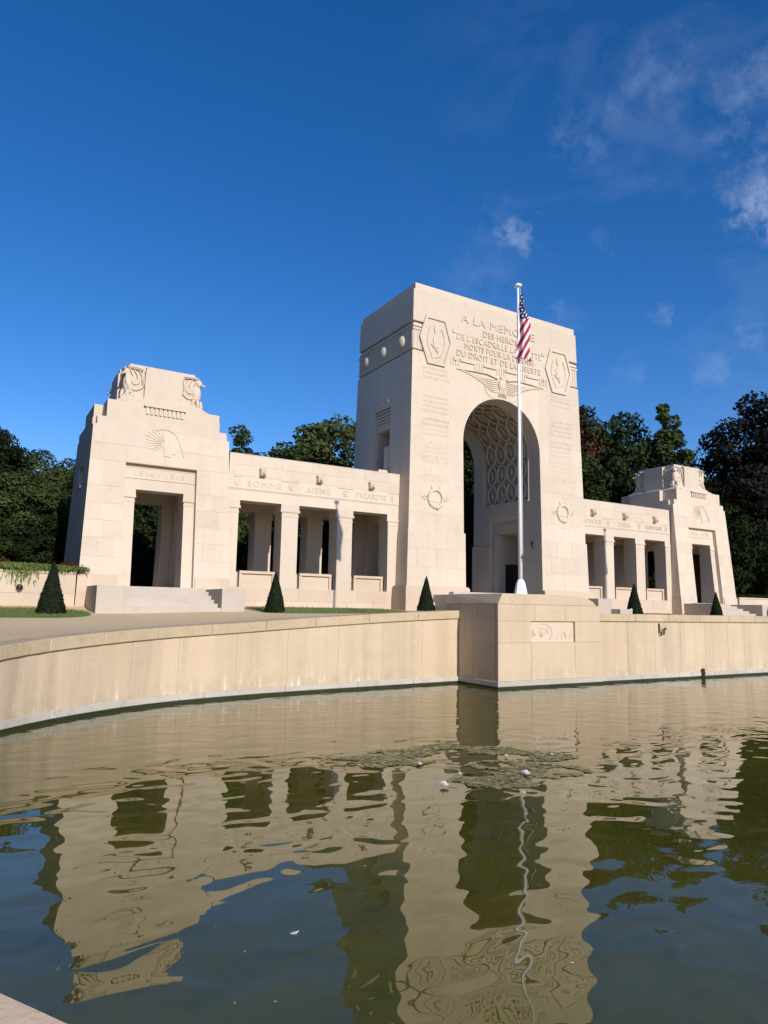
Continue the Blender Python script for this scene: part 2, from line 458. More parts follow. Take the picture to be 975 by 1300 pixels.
def wall_piece(mb, d0, d1, off0, off1, z0, z1, nseg=3):
    """piece of the curved wall: off = distance outward from the wall face, z0/z1 numbers or functions of coping height"""
    rows = []
    for k in range(nseg + 1):
        p, n = outn(d0 + (d1 - d0) * k / nseg)
        a = z0(p.z) if callable(z0) else z0
        b = z1(p.z) if callable(z1) else z1
        rows.append([(p.x + n.x * off0, p.y + n.y * off0, a), (p.x + n.x * off1, p.y + n.y * off1, a), (p.x + n.x * off1, p.y + n.y * off1, b), (p.x + n.x * off0, p.y + n.y * off0, b)])
    vs = [v for r in rows for v in r]; fs = [(0, 1, 2, 3), tuple(4 * nseg + i for i in (3, 2, 1, 0))]
    for k in range(nseg):
        for j in range(4):
            fs.append((4 * k + j, 4 * k + (j + 1) % 4, 4 * k + 4 + (j + 1) % 4, 4 * k + 4 + j))
    return mb.add(vs, fs)
rng = random.Random(5)
CT = 0.235
def pool_wall(s, d0, d1, name, label, face=True):
    pm, _ = path_at((d0 + d1) / 2)
    root = thing(name, label, 'pool wall', (s * pm.x, pm.y, WZ), None)
    L = d1 - d0
    mb = MB(s); nn = max(2, int(L / 0.5))
    wall_piece(mb, d0, d1, 0.012, 0.40, -2.6, lambda z: z - CT - 0.004, nn)
    mb.build('core', POOLM, root)
    mb = MB(s); wall_piece(mb, d0, d1, -0.035, 0.011, -2.6, -2.043, nn); mb.build('algae_band', ALGM, root, smooth=False)
    x = d0; k = 0
    while x < d1 - 0.05:
        e = min(d1, x + rng.uniform(1.15, 1.5))
        if d1 - e < 0.5: e = d1
        if face:
            mb = MB(s); wall_piece(mb, x + 0.0025, e - 0.0025, 0.0, 0.013, -1.93, lambda z: z - CT - 0.004); mb.build('wall_stone', POOLM, root)
        x = e
    x = d0
    while x < d1 - 0.05:
        e = min(d1, x + rng.uniform(1.7, 2.3))
        if d1 - e < 0.8: e = d1
        mb = MB(s); wall_piece(mb, x + 0.003, e - 0.003, -0.055, -0.0005, -2.042, -1.90 + rng.uniform(-.012, .012)); mb.build('footing_stone', FOOTM, root, bev=0.012)
        x = e
    x = d0 - 0.0
    while x < d1 - 0.05:
        e = min(d1, x + rng.uniform(1.3, 1.7))
        if d1 - e < 0.6: e = d1
        mb = MB(s); wall_piece(mb, x + 0.003, e - 0.003, -0.06, 0.48, lambda z: z - CT, lambda z: z); mb.build('coping_stone', COPM, root, bev=0.014)
        x = e
    return root
pool_wall(1, 0, DARC, 'pool_wall', 'long curving pale stone pool wall left of the flagpole block, sinking towards the near rim')
pool_wall(-1, 0, DARC, 'pool_wall', 'curving pool wall beyond the right edge of the pool')
def near_rim(s, label):
    root = thing('pool_rim', label, 'pool rim', (s * -20, -26.2, -1.72))
    d0, d1 = DARC, CUM[-1]
    mb = MB(s); wall_piece(mb, d0, d1, 0.0, 0.4, -2.6, -1.86, 40); mb.build('core', RIMM, root)
    x = d0
    while x < d1 - .05:
        e = min(d1, x + 2.2)
        mb = MB(s); wall_piece(mb, x + .003, e - .003, -0.05, 0.9, -1.855, -1.72, 8); mb.build('coping_stone', RIMM, root, bev=0.02)
        x = e
near_rim(1, 'smooth pinkish stone rim of the pool at the near left corner')
near_rim(-1, 'smooth pinkish stone rim of the pool on the near right')
# straight wall between the two flagpole blocks
YM = -12.72
root = thing('pool_wall', 'straight stone pool wall right of the carved flagpole block, streaked with damp', 'pool wall', (0, YM, WZ))
MB().box(-6.44, 6.44, YM + .012, YM + .5, -2.6, -.265).build('core', POOLM, root)
MB().box(-6.44, 6.44, YM - .035, YM + .011, -2.6, -2.043).build('algae_band', ALGM, root)
for step, nm, mt, y0, y1, z0, z1, bv in ((1.29, 'wall_stone', POOLM, YM, YM + .013, -1.93, -.265, 0), (1.84, 'footing_stone', FOOTM, YM - .055, YM - .0005, -2.042, -1.90, .012), (1.61, 'coping_stone', COPM, YM - .06, YM + .6, -.26, -.02, .025)):
    n = round(12.88 / step)
    for k in range(n):
        a = -6.44 + 12.88 * k / n; b = -6.44 + 12.88 * (k + 1) / n
        MB().box(a + .004, b - .004, y0, y1, z0, z1 + (rng.uniform(-.006, .006) if nm == 'footing_stone' else 0)).build(nm, mt, root, bev=bv)

# flagpole blocks
def plinth_block(s, label):
    X0, X1, Y0, Y1 = -10.45, -6.45, -12.8, -10.35
    root = thing('plinth_block', label, 'stone block', (s * -8.45, -11.6, WZ))
    mb = MB(s)
    mb.box(X0 + .012, X1 - .012, Y0 + .0755, Y1, -2.6, .20)
    mb.build('core', BLOCKM, root)
    MB(s).box(X0 - .02, X1 + .02, Y0 - .02, Y1 + .5, -2.6, -2.043).build('algae_band', ALGM, root)
    MB(s).box(X0 - .04, X1 + .04, Y0 - .04, Y1 + .5, -2.042, -1.90).build('footing_stone', FOOTM, root, bev=.012)
    # courses of the front and the left face, with the carved panel let in
    cz = [-1.899, -.86, -.265, .205]
    for i in range(3):
        za, zb = cz[i] + .003, cz[i + 1] - .003
        xs = [[X0, -9.24, -7.53, X1], [X0, -9.25, -7.52, X1], [X0, -9.1, -7.9, X1]][i]
        for k in range(3):
            a, b = xs[k] + (.004 if k else 0), xs[k + 1] - (.004 if k < 2 else 0)
            if i == 1 and k == 1:
                MB(s).box(a, b, Y0 + .06, Y0 + .075, za, zb).build('relief_panel', LIMEW, root)
                continue
            MB(s).box(a, b, Y0, Y0 + .075, za, zb).build('face_stone', BLOCKM, root)
        ys = [[Y0 + .12, -11.7, Y1], [Y0 + .12, -11.3, Y1], [Y0 + .12, -11.9, Y1]][i]
        for k in range(2):
            for (xa, xb) in ((X0, X0 + .012), (X1 - .012, X1)):
                MB(s).box(xa, xb, ys[k] + .004, ys[k + 1] - .004, za, zb).build('face_stone', BLOCKM, root)
    # the swept top
    A = [(X0, .21), (X0 + .16, .49), (-8.8, .50), (-7.6, .475), (-7.0, .43), (-6.75, .33), (-6.6, .21)]
    mb = MB(s)
    mb.prism([(x, Y0, z) for x, z in A], [(x + (.05 if i == 0 else 0), Y1 + .1, z) for i, (x, z) in enumerate(A)])
    mb.build('swept_top', BLOCKM, root)
    # low relief: coiled crest and foliage
    y = Y0 + .058
    mb = MB(s)
    cx, czz = -8.78, -.60
    mb.tube([(cx + .40 * math.cos(a), y, czz + .27 * math.sin(a)) for a in [rad(v) for v in range(-150, -420, -18)]], .013, 5)
    mb.tube([(cx + .24 * math.cos(a), y, czz - .02 + .16 * math.sin(a)) for a in [rad(v) for v in range(120, -20, -14)]], .010, 5)
    for k in range(5):
        a = rad(20 + 25 * k)
        mb.tube([(cx - .05, y, czz - .12), (cx + .20 * math.cos(a), y, czz + .18 * math.sin(a) - .05)], .01, 4)
    for k in range(4):
        q = -8.2 + .17 * k
        mb.tube([(q, y, -.78), (q + .05, y, -.62 + .04 * k), (q + .16, y, -.50 + .03 * k)], .009, 5)
    mb.ell((cx - .28, y, czz + .02), (.07, .03, .1), 8, 5); mb.ell((-7.85, y, -.62), (.05, .03, .09), 8, 5)
    mb.build('relief', LIMEW, root, smooth=True)
plinth_block(1, 'massive stone block with a carved relief panel, under the American flagpole')
plinth_block(-1, 'massive stone block beyond the right edge, twin of the carved one')

# ground as one sheet out to the horizon
def ground_outline():
    o = []
    n = int(CUM[-1] / 0.6)
    for k in range(n + 1):
        p, nn = outn(CUM[-1] * k / n)
        q = p.xy + nn * .40
        zz = p.z - .03 if CUM[-1] * k / n < DARC else -1.76
        o.append((q.x, q.y, zz))
    o = o[1:]
    north = [(-6.6, YM + .55, -.06), (-6.6, -10.75, -.05), (-9.9, -10.75, -.04)]
    left = north + o
    right = [(-x, y, z) for x, y, z in reversed(left)]
    return left + right
OL = ground_outline()
ds = [0, .5, 1, 1.6, 2.4, 3.4, 4.6, 6, 7.6, 9, 10.2, 10.8, 11.5, 13, 16, 20, 26, 35, 50, 80, 130, 220, 400, 800, 1600, 3000]
vs = []; fs = []; n = len(OL)
for d in ds:
    for (x, y, z) in OL:
        c = Vector((min(14, max(-14, x)), -19.0)); nn = (Vector((x, y)) - c)
        if abs(x) <= 14 and y > -19: nn = Vector((0, 1))
        if abs(x) <= 14 and y < -19: nn = Vector((0, -1))
        nn.normalize()
        px, py = x + nn.x * d, y + nn.y * d
        wgt = sstep(0, 5, d)
        vs.append((px, py, z * (1 - wgt) + ground_z(px, py) * wgt))
for i in range(len(ds) - 1):
    for j in range(n):
        fs.append((i * n + j, i * n + (j + 1) % n, (i + 1) * n + (j + 1) % n, (i + 1) * n + j))
mb = MB(); mb.add(vs, fs)
g = mb.build('ground', GRAVEL, None, smooth=True); g['kind'] = 'structure'
def up_normals(o):
    bm = bmesh.new(); bm.from_mesh(o.data)
    for f in bm.faces:
        if f.normal.z < 0: f.normal_flip()
    bm.to_mesh(o.data); bm.free()
up_normals(g)
# pond water
mb = MB(); pts = [(x, y) for x, y, z in OL]
nw = len(pts); mb.add([(x, y, WZ) for x, y in pts], [tuple(range(nw))])
wo = mb.build('pond_water', WATER, None, fix=False); wo['kind'] = 'structure'; up_normals(wo)
# lawns
def lawn(name, poly, zoff=0.012):
    mb = MB()
    c = (sum(p[0] for p in poly) / len(poly), sum(p[1] for p in poly) / len(poly))
    R = 6; vs = []
    for k in range(R + 1):
        for p in poly:
            x = c[0] + (p[0] - c[0]) * k / R; y = c[1] + (p[1] - c[1]) * k / R
            vs.append((x, y, ground_z(x, y) + zoff + (.02 if k < R else -.01)))
    n = len(poly)
    fs = [(k * n + j, k * n + (j + 1) % n, (k + 1) * n + (j + 1) % n, (k + 1) * n + j) for k in range(R) for j in range(n)]
    mb.add(vs, fs); o = mb.build(name, LAWN); o['kind'] = 'structure'; up_normals(o)
    return o
def rounded(x0, x1, y0, y1, r, n=6):
    P = []
    for cx, cy, a0 in ((x1 - r, y1 - r, 0), (x0 + r, y1 - r, 90), (x0 + r, y0 + r, 180), (x1 - r, y0 + r, 270)):
        for k in range(n + 1):
            a = rad(a0 + 90 * k / n); P.append((cx + r * math.cos(a), cy + r * math.sin(a)))
    o = []
    for i in range(len(P)):      # subdivide the long sides so that the sheet follows the ground
        a, b = P[i], P[(i + 1) % len(P)]; m_ = max(1, int(math.dist(a, b) / 0.8))
        o += [(a[0] + (b[0] - a[0]) * k / m_, a[1] + (b[1] - a[1]) * k / m_) for k in range(m_)]
    return o
LAWNS = [rounded(-33, -19.55, -5.0, -1.3, 1.6), rounded(-13.75, -6.7, -4.2, -0.55, 1.2), rounded(6.7, 13.7, -4.2, -.55, 1.2), rounded(19.9, 33, -5.0, -1.3, 1.6)]
for L_ in LAWNS: lawn('lawn', L_)
def inside(p, poly):
    c = False
    for i in range(len(poly)):
        a, b = poly[i], poly[i - 1]
        if (a[1] > p[1]) != (b[1] > p[1]) and p[0] < (b[0] - a[0]) * (p[1] - a[1]) / (b[1] - a[1]) + a[0]: c = not c
    return c
nr = np.random.default_rng(3)
Q = []; T = []
for L_, cnt in zip(LAWNS, (9000, 3500, 2500, 1000)):
    xs = [p[0] for p in L_]; ys = [p[1] for p in L_]; lo = max(min(xs), -25.5)
    for _ in range(cnt):
        x, y = rng.uniform(lo, max(xs)), rng.uniform(min(ys), max(ys))
        if not inside((x, y), L_): continue
        z = ground_z(x, y) + .02; a = rng.uniform(0, 6.28); h = rng.uniform(.03, .065); w_ = .008
        dx, dy = math.cos(a) * w_, math.sin(a) * w_; lx, ly = rng.uniform(-.02, .02), rng.uniform(-.02, .02)
        Q.append([(x - dx, y - dy, z), (x + dx, y + dy, z), (x + lx + dx * .3, y + ly + dy * .3, z + h), (x + lx - dx * .3, y + ly - dy * .3, z + h)]); T.append(rng.random())
o = link('grass', quads_mesh('grass', np.array(Q), F_GRASS, T)); o['kind'] = 'stuff'; o['label'] = 'short green grass of the lawn strips'
# raised banks behind the retaining walls
for s in (1, -1):
    mb = MB(s); xs = [19.8, 21, 24, 28, 34, 44, 60, 90]; ys = [-.45, 1, 4, 8, 14, 24, 40, 70]
    vs = [(x, y, (.98 + .05 * (y + .45) + .3 * math.sin(x * .7 + y * .4) * sstep(1, 8, y)) if y > -.4 else .98) for y in ys for x in xs]
    fs = [(j * 8 + i, j * 8 + i + 1, j * 8 + i + 9, j * 8 + i + 8) for j in range(7) for i in range(7)]
    k0 = len(vs); vs += [(19.8, y, -.6) for y in ys]; fs += [(j * 8, (j + 1) * 8, k0 + j + 1, k0 + j) for j in range(7)]
    mb.add(vs, fs); o = mb.build('bank', EARTH, None, fix=False); o['kind'] = 'structure'; up_normals(o)
# ------------------------------------------------------------------ the memorial
def clad(root, s, x0, x1, zs, yf, lens, mat, seed=0, t=0.010, j=0.009, name='stone'):
    """courses of thin facing stones on a wall face y = yf(z); x0/x1 numbers or functions of z"""
    r = random.Random(seed)
    g = lambda q, z: q(z) if callable(q) else q
    for i in range(len(zs) - 1):
        za, zb = zs[i] + j / 2, zs[i + 1] - j / 2
        a, b = g(x0, za), g(x1, za)
        L = abs(b - a); n = max(1, round(L / (lens * r.uniform(.85, 1.2))))
        off = r.uniform(.3, .7) / n if i % 2 else 0
        cuts = sorted(set([0.0] + [min(1, max(0, k / n + off + r.uniform(-.08, .08) / n)) for k in range(0 if off else 1, n)] + [1.0]))
        for k in range(len(cuts) - 1):
            if cuts[k + 1] - cuts[k] < .08: continue
            fa = (lambda z, q=cuts[k]: g(x0, z) + (g(x1, z) - g(x0, z)) * q + (j / 2 if q > 0 else 0))
            fb = (lambda z, q=cuts[k + 1]: g(x0, z) + (g(x1, z) - g(x0, z)) * q - (j / 2 if q < 1 else 0))
            MB(s).tap(za, zb, fa, fb, lambda z: g(yf, z) - t, lambda z: g(yf, z) + .004).build(name, mat, root)
def text_mesh(name, body, x0, x1, zc, size, y, mat, root, depth=.035, slope=0.0, bold=.012):
    """raised lettering on a face that looks towards -Y, centred in height on zc, stretched to x0..x1"""
    cu = bpy.data.curves.new(name, 'FONT'); cu.body = body; cu.size = size; cu.extrude = depth; cu.offset = 0.0; cu.resolution_u = 3
    cu.space_character = 1.12
    ob = bpy.data.objects.new(name, cu); COL.objects.link(ob)
    dg = bpy.context.evaluated_depsgraph_get()
    me = bpy.data.meshes.new_from_object(ob.evaluated_get(dg))
    bpy.data.objects.remove(ob); bpy.data.curves.remove(cu)
    co = np.empty(len(me.vertices) * 3, np.float32); me.vertices.foreach_get('co', co); co = co.reshape(-1, 3)
    lo, hi = co.min(0), co.max(0)
    sx = (x1 - x0) / (hi[0] - lo[0])
    X = x0 + (co[:, 0] - lo[0]) * sx
    Z = zc + (co[:, 1] - (lo[1] + hi[1]) / 2)
    Y = y + slope * (Z - zc) - co[:, 2]
    o0 = ORG[root.name]
    me.vertices.foreach_set('co', np.stack([X - o0.x, Y - o0.y, Z - o0.z], 1).astype(np.float32).ravel())
    # one object per letter
    bm = bmesh.new(); bm.from_mesh(me); bm.verts.ensure_lookup_table(); bm.verts.index_update()
    bmesh.ops.remove_doubles(bm, verts=bm.verts, dist=1e-6); bm.verts.ensure_lookup_table(); bm.verts.index_update()
    seen = [False] * len(bm.verts)
    for v0 in bm.verts:
        if seen[v0.index]: continue
        st = [v0]; isl = []; seen[v0.index] = True
        while st:
            v = st.pop(); isl.append(v)
            for ed in v.link_edges:
                u = ed.other_vert(v)
                if not seen[u.index]: seen[u.index] = True; st.append(u)
        idx = {v.index: i for i, v in enumerate(isl)}
        lm = bpy.data.meshes.new('letter')
        lm.from_pydata([tuple(v.co) for v in isl], [], [tuple(idx[v.index] for v in f.verts) for f in {f for v in isl for f in v.link_faces}])
        lm.materials.append(mat)
        o = link('letter', lm, root); ORG[o.name] = o0
    bm.free(); bpy.data.meshes.remove(me)
YC = 2.0
# ---- colonnade wings
A = [6.387, 8.197, 9.043, 10.88, 11.728, 13.579]
ZT, ZS, HP = 4.401, 1.465, 6.375
def wing(s, label, words):
    root = thing('colonnade_wing', label, 'colonnade', (s * 10, YC, 0), 'colonnade wings of the memorial')
    m = lambda: MB(s)
    XI, XO = 5.6, 14.1
    yb = 2 * YC
    # piers, front and rear, each with its capital
    spans = [(XI, A[0]), (A[1], A[2]), (A[3], A[4]), (A[5], XO)]
    for (a, b) in spans:
        for (y0, y1, sg) in ((0.0, .82, 1), (yb - .82, yb, -1)):
            eb = .03 if sg < 0 else 0
            pa = a + (.045 if a != XI else 0) - eb; pb = b - (.045 if b != XO else 0) + eb
            pier = m().box(pa, pb, y0, y1, .78, 3.86).build('pier', LIME, root)
            c = m()
            ca, cb = (pa, a)[a != XI], (pb, b)[b != XO]
            c.box(pa - (.02 if a != XI else 0), pb + (.02 if b != XO else 0), y0 - .012, y1 + .012, 3.862, 3.93)
            c.box(pa - (.0 if a != XI else 0), pb, y0 - .002, y1 + .002, 3.931, 4.06)
            c.box(ca - (.03 if a != XI else 0), cb + (.03 if b != XO else 0), y0 - .035, y1 + .035, 4.061, 4.16)
            c.box(ca, cb, y0 + .001, y1 - .001, 4.161, ZT)
            c.build('capital', LIME, pier)
    # low walls under the openings
    for (a, b) in ((A[0], A[1]), (A[2], A[3]), (A[4], A[5])):
        for sg in (1, -1):
            f = (lambda y: y) if sg > 0 else (lambda y: yb - y)
            def bx(mb, x0, x1, y0, y1, z0, z1):
                y0, y1 = sorted((f(y0), f(y1))); mb.box(x0, x1, y0, y1, z0, z1)
            mb = m(); bx(mb, a + .045, b - .045, .30, .6, .78, ZS - .06); mb.build('spandrel_wall', LIME, root)
            mb = m(); bx(mb, a + .14, b - .14, .06, .62, ZS - .11, ZS); bx(mb, a + .14, a + .25, .08, .3, .78, ZS - .112); bx(mb, b - .25, b - .14, .08, .3, .78, ZS - .112)
            mb.build('sill', LIMEW, root)
            mb = m(); bx(mb, a + .252, b - .252, .16, .305, .78, ZS - .115); mb.build('panel', LIMEW, root)
    m().box(XI, XO, .0, .70, -.3, .778).build('base_wall', LIMEW, root)
    m().box(XI, XO, yb - .70, yb, -.3, .778).build('base_wall', LIMEW, root)
    m().box(XI, XO, .72, yb - .72, -.2, .74).build('gallery_floor', PAVE, root)
    # entablature and parapet
    mb = m(); mb.box(XI, XO, .004, .80, ZT + .001, HP); mb.box(XI, XO, yb - .80, yb - .004, ZT + .001, HP); mb.box(XI, XO, .802, yb - .802, 4.75, 5.6)
    mb.build('entablature', LIME, root)
    mb = m()
    xs = [XI, 7.5, 8.35, 10.1, 11.0, 12.9, XO]
    mb.box(XI, XO, -.028, .006, 4.885, 4.93); mb.box(XI, XO, -.012, .006, 4.84, 4.884)
    mb.build('moulding', LIME, root)
    for (x0, x1) in ((XI, 6.35), (8.25, 9.05), (10.95, 11.75), (13.55, 13.9)):
        m().box(x0, x1, -.022, .006, 5.385, 5.42).build('moulding', LIME, root)
    # facing stones of parapet and frieze
    clad(root, s, XI + .05, XO - .15, [5.45, 5.9, HP - .012], 0.004, 1.25, LIME, 3 + s)
    clad(root, s, XI, XO, [-.28, .24, .77], 0.0, 1.3, LIMEW, 7 + s)
    m().box(XI, XO, -.006, .82, HP - .01, HP + .012).build('parapet_cap', LIME, root)
    # lion-mask spouts
    for xc in (7.30, 9.97, 12.65):
        l = m()
        l.box(xc - .14, xc + .14, -.07, .01, 5.50, 5.83)
        l.hexa([(xc - .12, -.24, 5.52), (xc + .12, -.24, 5.52), (xc + .13, -.06, 5.50), (xc - .13, -.06, 5.50), (xc - .1, -.17, 5.80), (xc + .1, -.17, 5.80), (xc + .13, -.06, 5.86), (xc - .13, -.06, 5.86)])
        l.ell((xc, -.24, 5.60), (.075, .10, .07), 8, 5)
        for e in (-1, 1):
            l.ell((xc + e * .11, -.12, 5.80), (.045, .05, .06), 6, 4); l.ell((xc + e * .055, -.20, 5.72), (.03, .03, .03), 6, 4)
        l.build('lion_mask', LIMEW, root)
    for (wd, x0, x1) in words:
        text_mesh('inscription', wd, x0, x1, 5.155, .36, .0, LIME, root, .022, 0, .006)
    for xc in (8.62, 11.3, 13.75) + ((6.1,) if s < 0 else ()):
        mb = m()
        mb.box(xc - .1, xc + .1, -.02, .006, 5.02, 5.06); mb.box(xc - .02, xc + .02, -.022, .006, 5.05, 5.30)
        for k in (-1, 1): mb.tube([(xc + k * .03, -.008, 5.08), (xc + k * .13, -.008, 5.18), (xc + k * .11, -.008, 5.30)], .010, 5)
        mb.build('trophy', LIME, root)
    return root
wing(-1, 'colonnade wing of three openings left of the arch', [('SOMME', -13.28, -11.75), ('AISNE', -10.6, -9.4), ('PICARDIE', -8.05, -6.45)])
wing(1, 'colonnade wing of three openings right of the arch', [('VOSGES', 6.45, 8.0), ('YSER', 9.45, 10.5), ('CHAMPAGNE', 11.85, 13.35)])
# roof block beside the arch
MB(-1).box(5.85, 6.35, .95, 1.75, 5.6, 6.72).build('roof_block', LIME, bpy.data.objects['colonnade_wing'])

# ---- pavilions
PX = 16.895
def pavilion(s, label, word):
    root = thing('pavilion', label, 'pavilion', (s * PX, YC, 0), 'end pavilions of the memorial')
    m = lambda: MB(s)
    xi = lambda z: 14.049 + .028 * z
    xo = lambda z: 19.699 - .028 * z
    yf = lambda z: -.67 + .072 * z
    yb = lambda z: 2 * YC + .67 - .072 * z
    yr = lambda z: yf(z) + .22
    yrb = lambda z: yb(z) - .22
    RI, RO, ZR, OI, OO, ZO = PX - 1.365, PX + 1.365, 5.39, PX - .94, PX + .94, 4.40
    ZB = 6.768
    mb = m()
    mb.tap(-.3, .70, xi, RI, yf, yb); mb.tap(.7005, 4.05, xi, RI, yf, 1.15); mb.tap(.7005, 4.05, xi, RI, 2.85, yb); mb.tap(4.0505, ZR, xi, RI, yf, yb); mb.tap(-.3, 4.5, RO, xo, yf, yb); mb.tap(4.5005, ZR, RO, xo, yf, 1.4); mb.tap(4.5005, ZR, RO, xo, 2.6, yb); mb.tap(4.5005, ZR, RO, lambda z: xo(z) - .55, 1.4005, 2.5995); mb.tap(ZR + .001, ZB, xi, xo, yf, yb)
    mb.build('body', LIME, root)
    for (ya, y_b, yy) in ((yr, .62, 1), (2 * YC - .62, yrb, -1)):
        for (a, b) in ((RI + .002, OI), (OO, RO - .002)):
            pl = m().tap(.62, 3.9, a, b, ya, y_b).build('pilaster', LIME, root)
            c = m()
            e0 = .05
            for (z0, z1, e) in ((3.901, 3.98, .015), (3.981, 4.07, .0), (4.071, 4.18, .045), (4.181, ZO, .03)):
                aa, bb = (a, b + e) if b == OI else (a - e, b)
                if yy > 0: c.tap(z0, z1, aa, bb, lambda z, e=e: ya(z) - e, y_b)
                else: c.tap(z0, z1, aa, bb, ya, lambda z, e=e: y_b(z) + e)
            c.build('capital', LIME, pl)
        ln = m().tap(ZO + .001, ZR - .002, RI + .002, RO - .002, ya, y_b).build('lintel', LIME, root)
        if yy > 0:
            mb = m(); mb.tap(4.83, 4.87, RI + .01, RO - .01, lambda z: yr(z) - .03, yr); mb.tap(5.26, 5.30, RI + .01, RO - .01, lambda z: yr(z) - .02, yr); mb.build('moulding', LIME, ln)
    m().tap(-.3, .66, RI + .002, RO - .002, lambda z: yf(.6) + .05, lambda z: yb(.6) - .05).build('floor', STEPM, root)
    m().box(RI + .002, RO - .002, .622, 2 * YC - .622, 4.95, 5.38).build('ceiling', LIME, root)
    tx = (s * PX - .95, s * PX + .95)
    text_mesh('inscription', word, tx[0], tx[1], 5.06, .30, yr(5.06), LIME, root, .022, .072, .005)
    # plinth course
    mb = m(); mb.tap(-.3, 1.05, lambda z: xi(z) - .03, RI - .06, lambda z: yf(z) - .04, lambda z: yb(z) + .04); mb.build('plinth', LIMEW, root); mb = m(); mb.tap(-.3, 1.05, RO + .06, lambda z: xo(z) + .03, lambda z: yf(z) - .04, lambda z: yb(z) + .04)
    mb.build('plinth', LIMEW, root)
    # facing stones
    zs = [1.06, 1.72, 2.42, 3.08, 3.74, 4.40, 5.39]
    clad(root, s, xi, RI, zs, yf, .95, LIME, 11 + s)
    clad(root, s, RO, xo, zs, yf, .95, LIME, 23 + s)
    clad(root, s, xi, xo, [5.40, 6.05, 6.76], yf, 1.35, LIME, 31 + s)
    clad(root, s, lambda z: xi(z) - .03, RI - .06, [-.28, .4, 1.05], lambda z: yf(z) - .04, 1.0, LIMEW, 41 + s)
    clad(root, s, RO + .06, lambda z: xo(z) + .03, [-.28, .4, 1.05], lambda z: yf(z) - .04, 1.0, LIMEW, 47 + s)
    # stepped shoulders
    y7 = yf(7.1)
    for (z0, z1, ix, iy) in ((ZB + .001, 7.096, .128, .30), (7.097, 7.803, .451, 1.0)):
        fi = lambda z: xi(ZB); fo = lambda z: xo(ZB)
        a, b = xi(ZB), xo(ZB)
        mb = m()
        mb.box(a + ix, b - ix, yf(z0) + .003, yb(z0) - .003, z0, z1)
        mb.box(a, b, yf(z0) + iy, yb(z0) - iy, z0, z1 - .02) if ix < .2 else mb.box(a + .12, b - .12, yf(z0) + iy, yb(z0) - iy, z0, z1 - .02)
        mb.build('shoulder', LIME, root)
    # attic block with curved flanks
    prof = [(7.804, 1.94), (7.90, 1.80), (8.02, 1.66), (8.18, 1.535), (8.35, 1.455), (8.6, 1.44), (8.9, 1.475), (9.12, 1.475), (9.25, 1.44), (9.30, 1.385), (9.42, 1.375), (9.44, 1.33), (9.60, 1.31)]
    mb = m()
    for (z0, h0), (z1, h1) in zip(prof, prof[1:]):
        k0, k1 = h0 * 1.06, h1 * 1.06
        mb.hexa([(PX - h0, YC - k0, z0), (PX + h0, YC - k0, z0), (PX + h0, YC + k0, z0), (PX - h0, YC + k0, z0), (PX - h1, YC - k1, z1 - .0005), (PX + h1, YC - k1, z1 - .0005), (PX + h1, YC + k1, z1 - .0005), (PX - h1, YC + k1, z1 - .0005)])
    mb.add([(PX - 1.31, YC - 1.388, 9.6), (PX + 1.31, YC - 1.388, 9.6), (PX + 1.31, YC + 1.388, 9.6), (PX - 1.31, YC + 1.388, 9.6), (PX, YC, 9.78)], [(0, 1, 4), (1, 2, 4), (2, 3, 4), (3, 0, 4), (3, 2, 1, 0)])
    attic = mb.build('attic', LIME, root)
    # panels and carving on the four faces
    for ang in range(4):
        R = Matrix.Rotation(ang * math.pi / 2, 3, 'Z')
        half = 1.47 * 1.06 if ang % 2 == 0 else 1.47
        def T(p):
            v = R @ Vector((p[0], p[1], 0)); return (PX + v.x, YC + v.y, p[2])
        def tbx(mb, x0, x1, y0, y1, z0, z1, dx=0):
            mb.hexa([T(q) for q in ((x0, y0, z0), (x1, y0, z0), (x1, y1, z0), (x0, y1, z0), (x0 + dx, y0, z1), (x1 - dx, y0, z1), (x1 - dx, y1, z1), (x0 + dx, y1, z1))])
        # tablet, with dentil band below
        mb = m(); tbx(mb, -.76, .76, -half - .16, -half + .3, 7.79, 9.33, .03); tbx(mb, -.70, .70, -half - .10, -half + .3, 9.331, 9.50); mb.build('tablet', LIME, attic)
        if ang == 0:
            mb = m(); tbx(mb, -1.45, 1.45, -half - .42, -half + .1, 7.8, 7.92)
            mb.build('ledge', LIME, attic)
            for k in range(9):
                mb = m(); x = -.68 + .17 * k; tbx(mb, x - .055, x + .055, -2.215, -2.12, 7.42, 7.70); mb.build('dentil', LIME, root)
            mb = m(); tbx(mb, -.82, .82, -2.27, -2.12, 7.705, 7.77); mb.build('moulding', LIME, root)
        # garlands and bosses
        for e in (-1, 1):
            mb = m()
            c = e * 1.10
            for rx, rz, tk in ((.35, .43, .045), (.17, .20, .03)):
                mb.tube([T((c + rx * math.cos(a), -half - .005, 8.92 + rz * math.sin(a))) for a in [rad(v) for v in range(185, 356, 17)]], tk, 5)
            for k in range(0, 6, 2):
                x0 = e * (1.36 - .10 * k); z0 = 9.34 - .015 * k
                mb.tube([T((x0, -half - .02, z0)), T((x0 - e * .10, -half - .045, z0 - .16)), T((x0 - e * .13, -half - .02, z0 - .30 - .03 * (k % 3)))], [.03, .035, .015], 5)
            mb.tube([T((e * 1.42, -half - .03, 9.40)), T((e * 1.1, -half - .04, 9.43)), T((e * .82, -half - .03, 9.36))], .04, 5)
            mb.tube([T((e * .80, -half - .02, 9.30)), T((e * .84, -half - .05, 9.0)), T((e * .80, -half - .02, 8.72))], [.045, .05, .03], 5)
            for k in range(3):
                mb.ell(T((e * (1.30 - .05 * k), -half - .01, 8.52 - .13 * k)), (.09, .09, .10), 7, 5)
            mb.build('garland', LIME, attic, smooth=True)
        # corner eagle
        c45 = (-1.38, -half + .12)
        mb = m()
